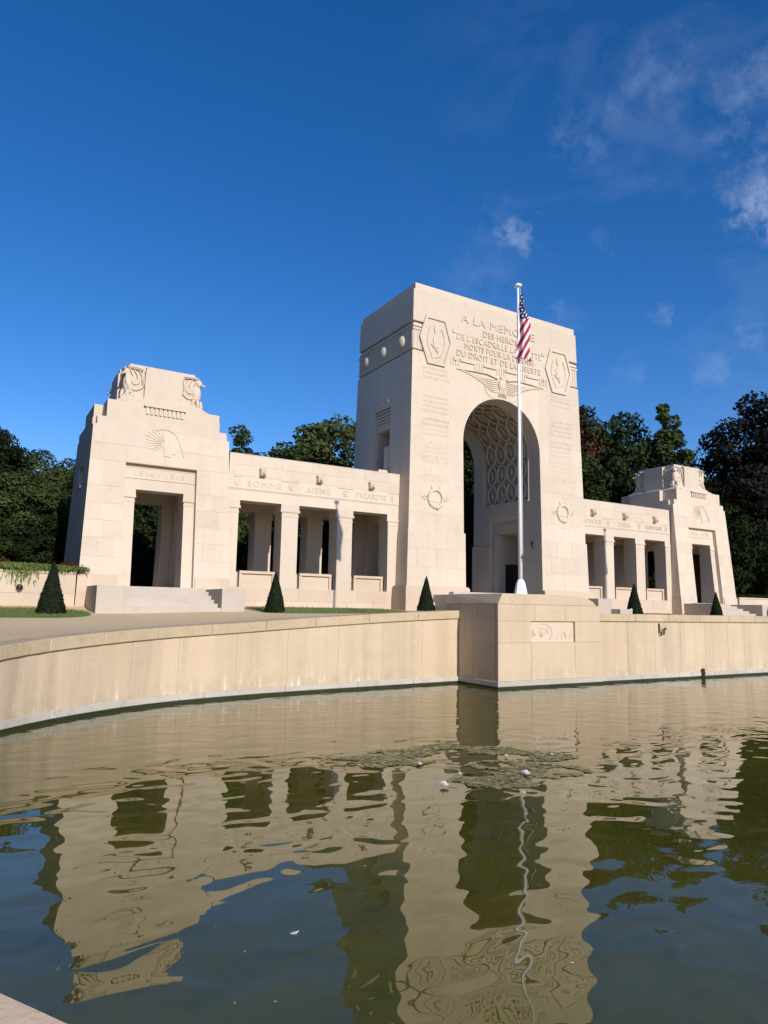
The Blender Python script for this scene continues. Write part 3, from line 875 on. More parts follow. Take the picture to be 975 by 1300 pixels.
        mb.ell(T((c45[0], c45[1], 8.74)), (.21, .21, .40), 10, 7)
        mb.ell(T((c45[0] - .07, c45[1] - .07, 9.20)), (.15, .15, .17), 8, 6)
        mb.tube([T((c45[0] - .12, c45[1] - .12, 9.14)), T((c45[0] - .25, c45[1] - .25, 9.11)), T((c45[0] - .28, c45[1] - .28, 9.03))], [.06, .04, .015], 5)
        for (dx, dy) in ((1, 0), (0, 1)):
            for k in range(4):
                mb.tube([T((c45[0] + dx * .02, c45[1] + dy * .02, 9.0 - .08 * k)), T((c45[0] + dx * (.16 + .05 * k) - .04, c45[1] + dy * (.16 + .05 * k) - .04, 8.72 - .12 * k)), T((c45[0] + dx * (.22 + .05 * k) - .02, c45[1] + dy * (.22 + .05 * k) - .02, 8.45 - .06 * k))], [.05, .05, .02], 5)
        for k in (-1, 1):
            mb.tube([T((c45[0] - .1 + .08 * k, c45[1] - .1 - .08 * k, 8.45)), T((c45[0] - .14 + .1 * k, c45[1] - .14 - .1 * k, 8.2)), T((c45[0] - .06 + .1 * k, c45[1] - .06 - .1 * k, 8.02))], [.08, .07, .04], 5)
        mb.build('corner_eagle', LIME, attic, smooth=True)
    # feathered headdress emblem over the doorway
    mb = m()
    ex, ez = PX - .30 if s > 0 else PX + .30, 6.10
    sgn = -1     # feathers sweep to the viewer's left
    X = lambda u: ((s * PX + u) * s)      # u: metres to the viewer's right of the centre line
    ysurf = lambda z: yf(z) - .012
    for k in range(10):
        a = rad(100 + 13.5 * k)
        L = .58 + .10 * math.sin(k * .55)
        p0 = (.08 + .10 * math.cos(a), 6.28 + .10 * math.sin(a)); p1 = (.05 + L * 1.22 * math.cos(a), 6.28 + L * math.sin(a))
        pts = []
        for q in (0, .5, 1):
            u = p0[0] + (p1[0] - p0[0]) * q; z = p0[1] + (p1[1] - p0[1]) * q
            pts.append((X(u), ysurf(z) - .005, z))
        mb.tube(pts, [.018, .026, .016], 5)
    crest = [(X(.0 + .62 * math.cos(a) + .02), ysurf(6.28 + .62 * math.sin(a)) - .01, 6.28 + .62 * math.sin(a)) for a in [rad(v) for v in range(150, 0, -15)]]
    mb.tube(crest, .014, 5)
    head = [(.06, 6.42), (.30, 6.46), (.46, 6.36), (.50, 6.24), (.58, 6.14), (.52, 6.09), (.53, 6.0), (.48, 5.93), (.36, 5.90), (.28, 5.78), (.02, 5.80), (.05, 6.0), (.0, 6.2)]
    fr = [(X(u), ysurf(z) - .028, z) for u, z in head]; bk = [(X(u), ysurf(z) + .03, z) for u, z in head]
    mb.prism(fr, bk)
    mb.tube([(X(.62 + .05 * k), ysurf(6.3 - .12 * k) - .008, 6.42 - .14 * k) for k in range(5)], .022, 5)
    mb.build('headdress_emblem', LIME, root, smooth=False)
    # niche in the outer flank: sill and a flat black sheet at the back
    m().tap(4.5006, 4.58, lambda z: xo(z) - .5, lambda z: xo(z) + .05, 1.405, 2.595).build('niche_sill', LIME, root)
    m().tap(4.585, 5.30, lambda z: xo(z) - .56, lambda z: xo(z) - .50, 1.5, 2.5).build('niche_back', BLACKM, root)
    m().box(RO - .035, RO - .001, .70, 2.2, .665, 3.9).build('opening_shade', BRONZE, root)  # dark sheet painting the shade of an opening in the inner wall
    # stairs between cheek walls
    st = root
    for (a, b) in ((14.24, 15.11), (18.49, 19.37)):
        m().box(a, b, -3.0, -.62, -.6, .62).build('stair_cheek', STEPM, st, bev=.01)
    n = 6
    for k in range(n):
        z1 = .66 - (k) * .146; y1 = -.60 - .05
        m().box(15.112, 18.488, -.98 - .40 * k, y1 if k == 0 else -.979 - .40 * (k - 1), -.6, z1 - .0).build('step', STEPM, st, bev=.008)
    return root
pavilion(-1, 'stepped stone pavilion with a doorway at the left end of the memorial', '1914 \u00b7 1918')
pavilion(1, 'stepped stone pavilion with a doorway at the right end of the memorial', '1914 \u00b7 1918')
# ---- triumphal arch
def arch():
    root = thing('triumphal_arch', 'tall pale stone arch with carved inscription between the colonnade wings', 'arch', (0, YC, 0))
    hx = lambda z: 5.845 - .022 * z
    yf = lambda z: -.93 + .015 * z
    yb = lambda z: 2 * YC + .93 - .015 * z
    W, ZSP, ZB, ZT_ = 2.55, 8.33, 12.44, 15.954
    # passage to the wings
    D0, D1, DZ = 1.1, 2.9, 4.30       # door
    R0, R1, RZ = .65, 3.35, 5.42      # shallow frame round the door
    NZ0, NZ1, NY0, NY1 = 6.3, 10.05, 1.12, 2.74   # flank niche
    DR, YP0, YP1 = .24, .14, 3.86
    mb = MB()
    for s in (1, -1):
        q = MB(s)
        hn = lambda z: hx(z) - .16
        def col(z0, z1, ya, yb_, xin=W, xout=hx): q.tap(z0, z1, xin, xout, ya, yb_)
        z = -.3
        # below the niche
        col(-.3, RZ, yf, R0); col(-.3, RZ, R1, yb)
        col(-.3, RZ, R0 + .0005, D0, W + .22); col(-.3, RZ, D1, R1 - .0005, W + .22)
        col(DZ, RZ, D0 + .0005, D1 - .0005, W + .22)
        col(-.3, .84, D0 + .0005, D1 - .0005, W + .22)
        col(RZ + .0005, 6.0, yf, yb)
        # above: the inner face is sunk between YP0 and YP1, the outer face holds the niche
        col(6.0005, NZ0, yf, YP0); col(6.0005, NZ0, YP0 + .0004, YP1 - .0004, W + DR); col(6.0005, NZ0, YP1, yb)
        for (z0, z1, e) in ((NZ0 + .0005, ZSP, 0), (ZSP + .0005, NZ1, .001)):
            col(z0, z1, yf, YP0, W + e); col(z0, z1, YP1, yb, W + e)
            col(z0, z1, YP0 + .0004, NY0, W + DR + e); col(z0, z1, NY1, YP1 - .0004, W + DR + e)
            col(z0, z1, NY0 + .0005, NY1 - .0005, W + DR + e, lambda z: hx(z) - 1.5)
            for (ya, yc, za, zb) in ((NY0, 1.27, NZ0, NZ1), (2.60, NY1, NZ0, NZ1), (1.27, 2.60, 9.0, NZ1)):
                a, b = max(za, z0), min(zb, z1)
                if b > a + .01: col(a, b, ya + .0006, yc - .0006, lambda z: hx(z) - 1.499, hn)
        col(NZ1 + .0005, ZB, yf, YP0, W + .001); col(NZ1 + .0005, ZB, YP0 + .0004, YP1 - .0004, W + DR + .001); col(NZ1 + .0005, ZB, YP1, yb, W + .001)
        q.build('body', LIME, root)
    # vaulted middle part over the opening
    n = 32
    mb = MB()
    for r_, ya, yb_ in ((W, yf, lambda z: YP0), (W + DR, lambda z: YP0 + .0004, lambda z: YP1 - .0004), (W, lambda z: YP1, yb)):
        arc = [(r_ * math.cos(math.pi * k / n), ZSP + r_ * math.sin(math.pi * k / n)) for k in range(n + 1)]
        for (x0, z0), (x1, z1) in zip(arc, arc[1:]):
            P = [(x0, z0), (x0, ZB), (x1, ZB), (x1, z1)]
            mb.prism([(x, ya(z), z) for x, z in P], [(x, yb_(z), z) for x, z in P])
    mb.build('vault', LIME, root)
    # coffered net of ovals inside the vault and on the upper jambs: rings standing on the surface
    YA, YB_ = .35, 3.65
    def vp(sv, y, off=0.0):
        """point of the inner surface: sv runs up the right jamb from z=6.0, over the vault, down the left jamb"""
        up = ZSP - 6.0; al = math.pi * W
        r = W - off
        if sv < up: return (r, y, 6.0 + sv)
        if sv < up + al:
            a = (sv - up) / W; return (r * math.cos(a), y, ZSP + r * math.sin(a))
        return (-r, y, ZSP - (sv - up - al))
    TOT = 2 * (ZSP - 6.0) + math.pi * W
    rows = 11; colsn = 4
    dv = TOT / rows; du = (YB_ - YA) / colsn
    for i in range(rows):
        for j in range(colsn):
            cs, cy = (i + .5) * dv, YA + (j + .5) * du
            mb = MB(); pts = []
            for a in range(0, 360, 24):
                pts.append(vp(cs + .47 * dv * math.sin(rad(a)), cy + .46 * du * math.cos(rad(a)), -.11))
            c0 = Vector(vp(cs, cy, 1.5)); upv = (Vector(vp(cs, cy)) - c0)
            mb.tube(pts, .075, 5, True, up=tuple(upv.normalized()))
            ring = mb.build('coffer_ring', LIME, root, smooth=True)
            mb = MB()
            mb.tube([vp(cs - .26 * dv, cy, -.20), vp(cs, cy + .05, -.17), vp(cs + .26 * dv, cy, -.20)], [.05, .10, .05], 5, up=tuple(upv))
            mb.build('figure', LIME, ring, smooth=True)
            if i < rows - 1 and j < colsn - 1:
                mb = MB(); c1 = (i + 1) * dv; y1 = YA + (j + 1) * du
                mb.prism([vp(c1 - .17, y1, -.23), vp(c1, y1 + .11, -.23), vp(c1 + .17, y1, -.23), vp(c1, y1 - .11, -.23)], [vp(c1 - .10, y1, -.15), vp(c1, y1 + .06, -.15), vp(c1 + .10, y1, -.15), vp(c1, y1 - .06, -.15)])
                mb.build('coffer_boss', LIME, root)
    for y0, wdt, off in ((YA - .13, .05, -.2), (YA - .30, .03, .05), (YB_ + .13, .05, -.2), (YB_ + .30, .03, .05)):
        mb = MB(); mb.tube([vp(TOT * k / 60, y0, off * .4) for k in range(61)], wdt, 5, up=(0, 1, 0)); mb.build('border_moulding', LIME, root)
    for s in (1, -1):
        MB(s).box(W - .07, W + .01, YA - .3, YB_ + .3, 5.90, 5.99).build('border_moulding', LIME, root)
        mb = MB(s); mb.tube([(W - .01, 2.0 + .30 * math.cos(rad(a)), 5.66 - 0.0 + .36 * math.sin(rad(a)) + .0) for a in range(0, 360, 20)], .035, 5, True, up=(1, 0, 0))
        # door frame inside the arch
        mb = MB(s); mb.box(W + .06, W + .225, R0 + .001, R1 - .001, 4.98, 5.30); mb.box(W + .02, W + .225, R0 + .001, R1 - .001, 5.301, RZ - .001)
        mb.build('door_cornice', LIME, root)
        for (y0, y1) in ((D0 - .28, D0 + .04), (D1 - .04, D1 + .28)):
            mb = MB(s); mb.box(W + .15, W + .24, y0, y1, .84, 3.9); mb.box(W + .12, W + .3, y0 - .02, y1 + .02, 3.901, 4.1); mb.box(W + .14, W + .24, y0, y1, 4.101, DZ); mb.build('door_pilaster', LIME, root)
        mb = MB(s); mb.tube([(W - .005, 2.0 + .30 * math.cos(rad(a)), 6.55 + .0 + .44 * math.sin(rad(a)) - 1.06 + .55) for a in range(0, 360, 20)], .03, 5, True, up=(1, 0, 0))
        mb.build('medallion', LIME, root, smooth=True)
        MB(s).box(3.3, 4.45, D1 - .03, D1 - .0015, .845, 2.62).build('opening_shade', BRONZE, root)  # dark sheet in place of the shaded opening at the passage's rear side
        # base course of the jambs
        MB(s).box(W - .045, W + .01, yf(1) - .0, R0 - .002, .86, 3.66).build('jamb_base', LIME, root); MB(s).box(W - .045, W + .01, R1 + .002, yb(1), .86, 3.66).build('jamb_base', LIME, root)
    MB().box(-2.75, 2.75, yf(0) + .02, yb(0) - .02, -.3, .85).build('floor', STEPM, root)
    # pedestal and plinth, proud of the shaft
    for s in (1, -1):
        mb = MB(s); mb.tap(-.3, 3.684, W - .06, lambda z: hx(z) + .045, lambda z: yf(z) - .045, lambda z: yf(z) + .3); mb.tap(-.3, 3.684, lambda z: hx(z) - .25, lambda z: hx(z) + .045, lambda z: yf(z) + .301, -.002)
        mb.build('pedestal', LIME, root)
        MB(s).tap(-.3, 3.684, W - .06, lambda z: hx(z) + .045, lambda z: yb(z) - .3, lambda z: yb(z) + .045).build('pedestal', LIME, root)
        mb = MB(s); mb.tap(-.3, 1.0, W - .13, lambda z: 6.06, lambda z: -1.20, lambda z: -.7); mb.tap(-.3, 1.0, 5.6, 6.06, -.699, -.003); mb.tap(1.001, 1.07, W - .10, 6.02, -1.14, -.7); mb.tap(1.001, 1.07, 5.6, 6.02, -.699, -.003)
        mb.build('plinth', LIMEW, root)
        clad(root, s, W - .06, lambda z: hx(z) + .045, [1.08, 1.95, 2.82, 3.67], lambda z: yf(z) - .045, 1.15, LIME, 61 + s)
        clad(root, s, W + .02, lambda z: hx(z), [3.70, 4.55, 5.4, 6.25, 7.1, 7.95, 8.8], yf, 1.6, LIME, 71 + s, t=.006)
    # upper stages
    def stage(z0, z1, inx, iny, name, mat=LIME, notch=None):
        mb = MB()
        P = []
        for z in (z0, z1):
            h, a, b = hx(z) - inx, yf(z) + iny, yb(z) - iny
            if notch:
                wx, dpt = notch
                P.append([(-h + dpt, a + dpt, z), (-h + wx, a + dpt, z), (-h + wx, a, z), (h - wx, a, z), (h - wx, a + dpt, z), (h - dpt, a + dpt, z), (h - dpt, b - dpt, z), (h - wx, b - dpt, z), (h - wx, b, z), (-h + wx, b, z), (-h + wx, b - dpt, z), (-h + dpt, b - dpt, z)])
            else:
                P.append([(-h, a, z), (h, a, z), (h, b, z), (-h, b, z)])
        mb.prism(P[0], P[1]); return mb.build(name, mat, root)
    N_ = .62
    stage(ZB + .0005, 12.55, 0, 0, 'groove_course', notch=(N_, .11))
    stage(12.5505, 13.52, 0, 0, 'frieze', notch=(N_, .03))
    stage(13.5205, 13.64, 0, 0, 'moulding_course', notch=(N_, -.01))
    stage(13.6405, 13.72, 0, 0, 'groove_course', notch=(N_, .08))
    stage(13.7205, 13.84, 0, 0, 'moulding_course', notch=(N_, .02))
    stage(13.8405, 13.99, 0, 0, 'groove_course', notch=(N_, .13))
    stage(13.9905, 15.62, 0, 0, 'attic')
    stage(15.6205, ZT_, .10, .02, 'crown')
    # fluted frieze with bosses on the flanks
    for s in (1, -1):
        zc = 13.03; X = hx(zc) - .03
        for k in range(44):
            y = yf(zc) + .12 + (yb(zc) - yf(zc) - .24) * k / 43
            MB(s).box(X - .01, X + .022, y - .038, y + .038, 12.57, 13.50).build('flute', LIME, root)
        for y in (.25, 2.0, 3.75):
            mb = MB(s); mb.ell((X + .01, y, 13.12), (.20, .30, .33), 14, 9); mb.build('boss', LIME, root, smooth=True)
        for k in range(3):
            for (xa) in (hx(zc) - .54 + .17 * k,):
                MB(s).box(xa, xa + .09, yf(zc) + .012, yf(zc) + .05, 12.57, 13.45).build('flute', LIME, root)
        # flank niche
        zz = lambda z: hx(z) - .16
        for k in range(5):
            z0 = 9.98 - .17 * k
            MB(s).tap(z0 - .10, z0, lambda z: zz(z) - .02, lambda z: zz(z) + .10 - .015 * k, NY0 + .02 + .05 * k, NY1 - .02 - .05 * k).build('cornice_slat', LIME, root)
        MB(s).tap(NZ0, 8.05, lambda z: zz(z) - .9, lambda z: zz(z) + .10, 1.28, 1.72).build('niche_sill', LIME, root)
        MB(s).tap(8.06, 8.98, lambda z: zz(z) - .75, lambda z: zz(z) - .70, 1.28, 1.95).build('niche_window', BLACKM, root)
        for y in (1.35, 1.96, 2.58):
            mb = MB(s); mb.ell((hx(10.4), y, 10.38), (.07, .10, .13), 8, 6); mb.build('knob', LIME, root, smooth=True)
    # medallions: long hexagons with a raised frame
    for (s, cx) in ((-1, -4.20), (1, 4.06)):
        cz = 13.16
        HEX = [(-.60, 1.24), (.60, 1.24), (1.0, .05), (.52, -1.25), (-.52, -1.25), (-1.0, .05)]
        yy = lambda z: yf(z)
        fr = MB()
        for i in range(6):
            a, b = HEX[i], HEX[(i + 1) % 6]
            q = .84
            P = [a, b, (b[0] * q, b[1] * .88), (a[0] * q, a[1] * .88)]
            fr.prism([(cx + x, yy(cz + z) - .085, cz + z) for x, z in P], [(cx + x, yy(cz + z) + .01, cz + z) for x, z in P])
        fr.build('medallion_frame', LIME, root)
        mb = MB(); P = [(x * .85, z * .89) for x, z in HEX]
        mb.prism([(cx + x, yy(cz + z) - .02, cz + z) for x, z in P], [(cx + x, yy(cz + z) + .01, cz + z) for x, z in P]); fld = mb.build('medallion_field', LIME, root)
        mb = MB(); yq = yy(cz) - .03
        mb.tube([(cx + .52 * math.cos(rad(a)), yq, cz + .0 + .82 * math.sin(rad(a))) for a in range(130, 250, 12)], .03, 5)
        mb.tube([(cx + .52 * math.cos(rad(a)), yq, cz + .82 * math.sin(rad(a))) for a in range(50, -60, -12)], .03, 5)
        mb.prism([(cx + x, yq - .03, cz + z) for x, z in ((-.1, .8), (.05, .86), (.16, .62), (.12, .3), (.24, .05), (.15, -.35), (-.12, -.35), (-.2, .1), (-.06, .35), (-.14, .6))], [(cx + x, yq + .05, cz + z) for x, z in ((-.1, .8), (.05, .86), (.16, .62), (.12, .3), (.24, .05), (.15, -.35), (-.12, -.35), (-.2, .1), (-.06, .35), (-.14, .6))])
        mb.tube([(cx - .3, yq, cz - .2), (cx + .05, yq - .02, cz - .52), (cx + .1, yq, cz - .62)], .045, 5)
        mb.tube([(cx - .28, yq, cz - .72), (cx - .22, yq, cz - .95)], .05, 5); mb.tube([(cx - .05, yq, cz - .88), (cx + .30, yq, cz - .74)], .045, 5)
        mb.build('relief', LIME, root, smooth=False)
        # band ends beside the medallion
        for e in (-1, 1):
            x = cx + e * 1.12
            if e * s < 0: MB().box(x - .09, x + .09, yf(13.9) - .05, yf(13.9) + .02, 13.86, 14.02).build('band_stub', LIME, root)
            if e * s < 0: MB().box(x - .06, x + .14 if e > 0 else x + .06, yf(12.5) - .07, yf(12.5) + .02, 12.40, 12.56).build('band_stub', LIME, root)
    # inscription
    for (tx, x0, x1, zc, sz) in (('A LA MEMOIRE', -2.62, 2.36, 14.76, .60), ('DES HEROS', -1.22, 1.10, 14.20, .46), ('DE L\u2019ESCADRILLE LAFAYETTE', -2.92, 2.78, 13.74, .46), ('MORTS POUR LA DEFENSE', -2.42, 2.26, 13.30, .46), ('DU DROIT ET DE LA LIBERTE', -2.92, 2.72, 12.86, .46)):
        text_mesh('inscription', tx, x0, x1, zc, sz, yf(zc), LIME, root, .045, .015, .010)
    # dentil band under the inscription
    yq = yf(12.45)
    for (a, b) in ((-2.72, -1.82), (-1.25, -.37), (.22, 1.03), (1.70, 2.55)):
        MB().box(a, b, yq - .07, yq + .02, 12.41, 12.55).build('ledge', LIME, root)
    for c in (-3.05, -1.53, -.07, 1.37, 2.90):
        for k in range(4):
            x = c - .24 + .16 * k
            MB().box(x - .035, x + .035, yq - .035, yq + .02, 12.16, 12.54).build('triglyph_bar', LIME, root)
    # winged emblem
    def yw(z): return yf(z) - .012
    for s in (-1, 1):
        mb = MB(s)
        for k in range(7):
            q = k / 6
            P = []
            for u in range(7):
                v = u / 6
                x = .30 + (2.62 - 1.55 * q) * v
                z = 11.86 - .62 * q + (.16 + .50 * q) * v ** 1.6 - (.10 + .06 * q) * math.sin(math.pi * v)
                P.append((x, yw(z) - .004, z))
            mb.tube(P, [.022 + .016 * math.sin(math.pi * u / 6) for u in range(7)], 5)
            for u in range(2, 6):
                x, y_, z = P[u]
                mb.tube([(x, y_, z), (x + .10, yw(z) - .004, z - .085)], [.02, .008], 4)
        mb.tube([(.30, yw(11.9) - .02, 11.95), (1.0, yw(12) - .03, 12.08), (1.9, yw(12) - .03, 12.06), (2.92, yw(12) - .02, 11.98)], [.07, .06, .055, .025], 6)
        mb.tube([(.55 + .95 * math.cos(rad(a)) * .62, yw(11.4), 11.42 + .55 * math.sin(rad(a))) for a in range(-95, 40, 15)], .022, 5)
        mb.build('wing_relief', LIME, root)
    mb = MB(); mb.ell((0, yw(11.62), 11.62), (.27, .13, .36), 10, 7); mb.ell((0, yw(12.0), 12.02), (.15, .12, .16), 8, 6)
    for k in range(-2, 3): mb.tube([(.07 * k, yw(11.3) - .02, 11.35), (.13 * k, yw(11.0), 10.98)], [.05, .03], 5)
    mb.build('shield', LIME, root, smooth=True)
    # columns of names: rows too small to read
    r = random.Random(9)
    for (x0, x1) in ((-5.0, -3.38), (3.38, 4.98)):
        for zt, cnt in ((11.72, 3), (10.28, 4), (9.12, 4), (7.76, 4), (6.36, 2)):
            for k in range(cnt):
                z = zt - .245 * k; x = x0 + r.uniform(0, .08); mb = MB()
                end = x1 - r.uniform(0, .12)
                while x < end:
                    l = min(r.uniform(.05, .12), end - x); h = r.uniform(.045, .075)
                    mb.box(x, x + l, yf(z) - .014, yf(z) + .008, z - h, z + h); x += l + r.uniform(.015, .03) + (.05 if r.random() < .12 else 0)
                mb.build('name_row', LIME, root, kind='stuff')
            for e in (.33, .67):
                z = zt - .245 * cnt - .14; x = x0 + (x1 - x0) * e; mb = MB(); mb.ell((x, yf(z), z), (.045, .02, .06), 8, 4)
                if zt > 7: mb.build('stud', LIME, root)
    # wreaths
    for cx in (-4.22, 4.15):
        mb = MB(); z = 5.25; y = yf(z) - .02
        mb.tube([(cx + .40 * math.cos(rad(a)), y, z + .43 * math.sin(rad(a))) for a in range(0, 360, 15)], [.075 + .02 * (k % 2) for k in range(24)], 6, True)
        for k in range(16):
            a = rad(22.5 * k + 8); mb.ell((cx + .44 * math.cos(a), y - .02, z + .47 * math.sin(a)), (.06, .05, .07), 6, 4)
        mb.ell((cx + .08, y - .03, z - .42), (.13, .08, .13), 8, 5)
        mb.tube([(cx - .28, y + .01, z - .16), (cx + .28, y + .01, z - .16)], .03, 5)
        for e in (-1, 1):
            mb.tube([(cx + e * .45, y, z), (cx + e * .6, y, z + .09), (cx + e * .78, y, z + .01), (cx + e * .62, y, z - .08), (cx + e * .47, y, z - .03)], .03, 5)
            mb.tube([(cx + e * .2, y, z + .44), (cx + e * .26, y, z + .62)], .03, 5)
        mb.build('wreath', LIME, root, smooth=True)
        r2 = MB(); x = cx - .42
        for k in range(7): r2.box(x, x + .085, yf(4.45) - .012, yf(4.45) + .01, 4.40, 4.50); x += .12
        r2.build('name_row', LIME, root, kind='stuff')
    # front stairs with cheek walls
    for s in (1, -1):
        MB(s).box(3.65, 4.55, -3.6, -1.21, -.5, .68).build('stair_cheek', STEPM, root, bev=.01)
        MB(s).box(4.56, 5.45, -4.15, -1.21, -.5, .18).build('stair_cheek', STEPM, root, bev=.01)
    for k in range(6):
        MB().box(-3.648, 3.648, -1.55 - .40 * k, -.9 if k == 0 else -1.549 - .40 * (k - 1), -.5, .84 - .155 * k).build('step', STEPM, root, bev=.008)
    return root
arch()
lamp = thing('wall_lamp', 'small dark lamp fixed to the right inner side of the arch', 'lamp', (2.5, -.30, 3.35))
mb = MB(); mb.tube([(2.50, -.30, 3.30), (2.40, -.30, 3.34), (2.36, -.31, 3.42)], .025, 6); mb.build('arm', BLACKM, lamp)
mb = MB(); mb.prism([(2.36 + .05 * math.cos(k), -.31 + .05 * math.sin(k), 3.42) for k in (0, 1.05, 2.1, 3.14, 4.2, 5.2)], [(2.38 + .08 * math.cos(k), -.33 + .08 * math.sin(k), 3.66) for k in (0, 1.05, 2.1, 3.14, 4.2, 5.2)]); mb.build('shade', BLACKM, lamp)

# ---- retaining walls either side
for s, lb in ((-1, 'pale retaining wall with trailing plants at the left of the memorial'), (1, 'pale retaining wall at the right end of the memorial')):
    root = thing('retaining_wall', lb, 'wall', (s * 26, -.6, -.4))
    XL = 38
    MB(s).box(19.76, XL, -.74, -.35, -.9, 1.02).build('core', LIMEW, root)
    for i, (za, zb) in enumerate(((-.7, .33), (.335, 1.02))):
        x = 19.76 - (.0 if i else .7)
        while x < XL:
            e = x + 1.62
            if e > 19.9: MB(s).box(max(x, 19.76) + .004, min(e, XL) - .004, -.755, -.739, za, zb - .005).build('wall_stone', LIMEW, root)
            x = e
    x = 19.76
    while x < XL:
        MB(s).box(x + .003, min(x + 1.9, XL) - .003, -.79, -.30, 1.022, 1.12).build('coping_stone', LIMEW, root, bev=.01); x += 1.9
sp = thing('spout_mask', 'dark bronze spout mask on the left retaining wall', 'spout', (-21.53, -.76, .5))
mb = MB(); mb.ell((-21.53, -.80, .52), (.11, .09, .10), 10, 6); mb.ell((-21.53, -.88, .47), (.05, .06, .04), 8, 5); mb.build('mask', BRONZE, sp, smooth=True)
mb = MB(); mb.tube([(-21.53 + .10 * math.cos(rad(a)), -.86, .50 + .10 * math.sin(rad(a))) for a in range(180, 361, 20)], .014, 5); mb.build('ring', BRONZE, sp)
br = thing('hose_bracket', 'rusty iron bracket with a hanging nozzle on the straight pool wall', 'bracket', (-3.54, YM, -.5))
mb = MB(); mb.tube([(-3.66, YM - .03, -.33), (-3.66, YM - .04, -.58), (-3.62, YM - .08, -.66), (-3.54, YM - .10, -.64)], .022, 6); mb.tube([(-3.66, YM - .03, -.33), (-3.66, YM + .01, -.33)], .03, 6); mb.build('hook', RUST, br)
mb = MB(); mb.tube([(-3.54, YM - .10, -.65), (-3.50, YM - .09, -.50), (-3.44, YM - .08, -.44)], [.035, .03, .02], 6); mb.ell((-3.34, YM - .03, -.48), (.03, .03, .03), 8, 5); mb.build('nozzle', RUST, br)
# ------------------------------------------------------------------ flagpoles and flags
m, t, p = mat_new('flag_cloth')
uv = nd(t, 'ShaderNodeUVMap'); sep = nd(t, 'ShaderNodeSeparateXYZ', {0: uv.outputs[0]})
def M_(op, a, b=0.0, c=None):
    d = {0: a, 1: b}
    return nd(t, 'ShaderNodeMath', d, operation=op).outputs[0]
strp = M_('GREATER_THAN', M_('FRACT', sep.outputs['X']), 0.5)
cst = mixcol(t, strp, (0.42, 0.015, 0.05), (0.80, 0.74, 0.74))
# stars on a staggered grid in the canton
at = nd(t, 'ShaderNodeAttribute', attribute_name='canton')
ca = nd(t, 'ShaderNodeAttribute', attribute_name='starpos')
sp2 = nd(t, 'ShaderNodeSeparateXYZ', {0: ca.outputs['Vector']})
row = M_('FLOOR', sp2.outputs['Y'])
sx = M_('SUBTRACT', M_('FRACT', M_('ADD', sp2.outputs['X'], M_('MULTIPLY', row, 0.5))), 0.5)
sy = M_('SUBTRACT', M_('FRACT', sp2.outputs['Y']), 0.5)
rr = M_('SQRT', M_('ADD', M_('MULTIPLY', sx, sx), M_('MULTIPLY', sy, sy)))
angs = M_('ARCTAN2', sx, sy)
star = M_('LESS_THAN', rr, M_('ADD', 0.24, M_('MULTIPLY', M_('COSINE', M_('MULTIPLY', angs, 5.0)), 0.09)))
ccan = mixcol(t, star, (0.012, 0.018, 0.11), (0.8, 0.8, 0.84))
cc = mixcol(t, at.outputs['Fac'], cst, ccan)
t.links.new(cc, p.inputs['Base Color']); p.inputs['Roughness'].default_value = 0.8
tr = nd(t, 'ShaderNodeBsdfTranslucent'); t.links.new(cc, tr.inputs['Color'])
mx = nd(t, 'ShaderNodeMixShader', {0: 0.2, 1: p.outputs[0], 2: tr.outputs[0]}); t.links.new(mx.outputs[0], t.nodes['Material Output'].inputs['Surface'])
USFLAG = m
TRI = [plain('cloth_blue', (0.015, 0.03, 0.22), .8), plain('cloth_white', (.75, .75, .75), .8), plain('cloth_red', (.5, .02, .03), .8)]
def flagpole(x, y, label):
    root = thing('flagpole', label, 'flagpole', (x, y, .475))
    mb = MB(); mb.tube([(x, y, .9), (x, y, 5), (x, y, 10.34)], [.062, .049, .034], 14); mb.build('shaft', WHITE, root, smooth=True)
    mb = MB(); n = 6
    hexr = lambda r, z: [(x + r * math.cos(rad(60 * k + 8)), y + r * math.sin(rad(60 * k + 8)), z) for k in range(n)]
    mb.prism(hexr(.215, .46), hexr(.135, .86)); mb.prism(hexr(.135, .8601), hexr(.085, .96)); mb.build('base_skirt', WHITE, root)
    mb = MB(); ring = lambda r, z: [(x + r * math.cos(rad(20 * k)), y + r * math.sin(rad(20 * k)), z) for k in range(18)]
    mb.prism(ring(.05, 10.30), ring(.12, 10.34)); mb.prism(ring(.12, 10.3401), ring(.125, 10.40)); mb.prism(ring(.115, 10.4001), ring(.06, 10.44)); mb.build('truck', WHITE, root)
    mb = MB(); mb.tube([(x + .075, y - .03, 10.28), (x + .08, y - .03, 5), (x + .075, y - .03, 1.7)], .007, 4); mb.build('halyard', WHITE, root)
    mb = MB(); mb.box(x - .02, x + .02, y - .10, y - .05, 1.60, 1.66); mb.tube([(x, y - .11, 1.52), (x, y - .11, 1.74)], .012, 5); mb.build('cleat', BRONZE, root)
    return root
POLE = (-8.68, -11.75)
flagpole(POLE[0], POLE[1], 'white flagpole standing on the carved stone block')
flagpole(8.68, -11.75, 'white flagpole beyond the right edge of the picture')
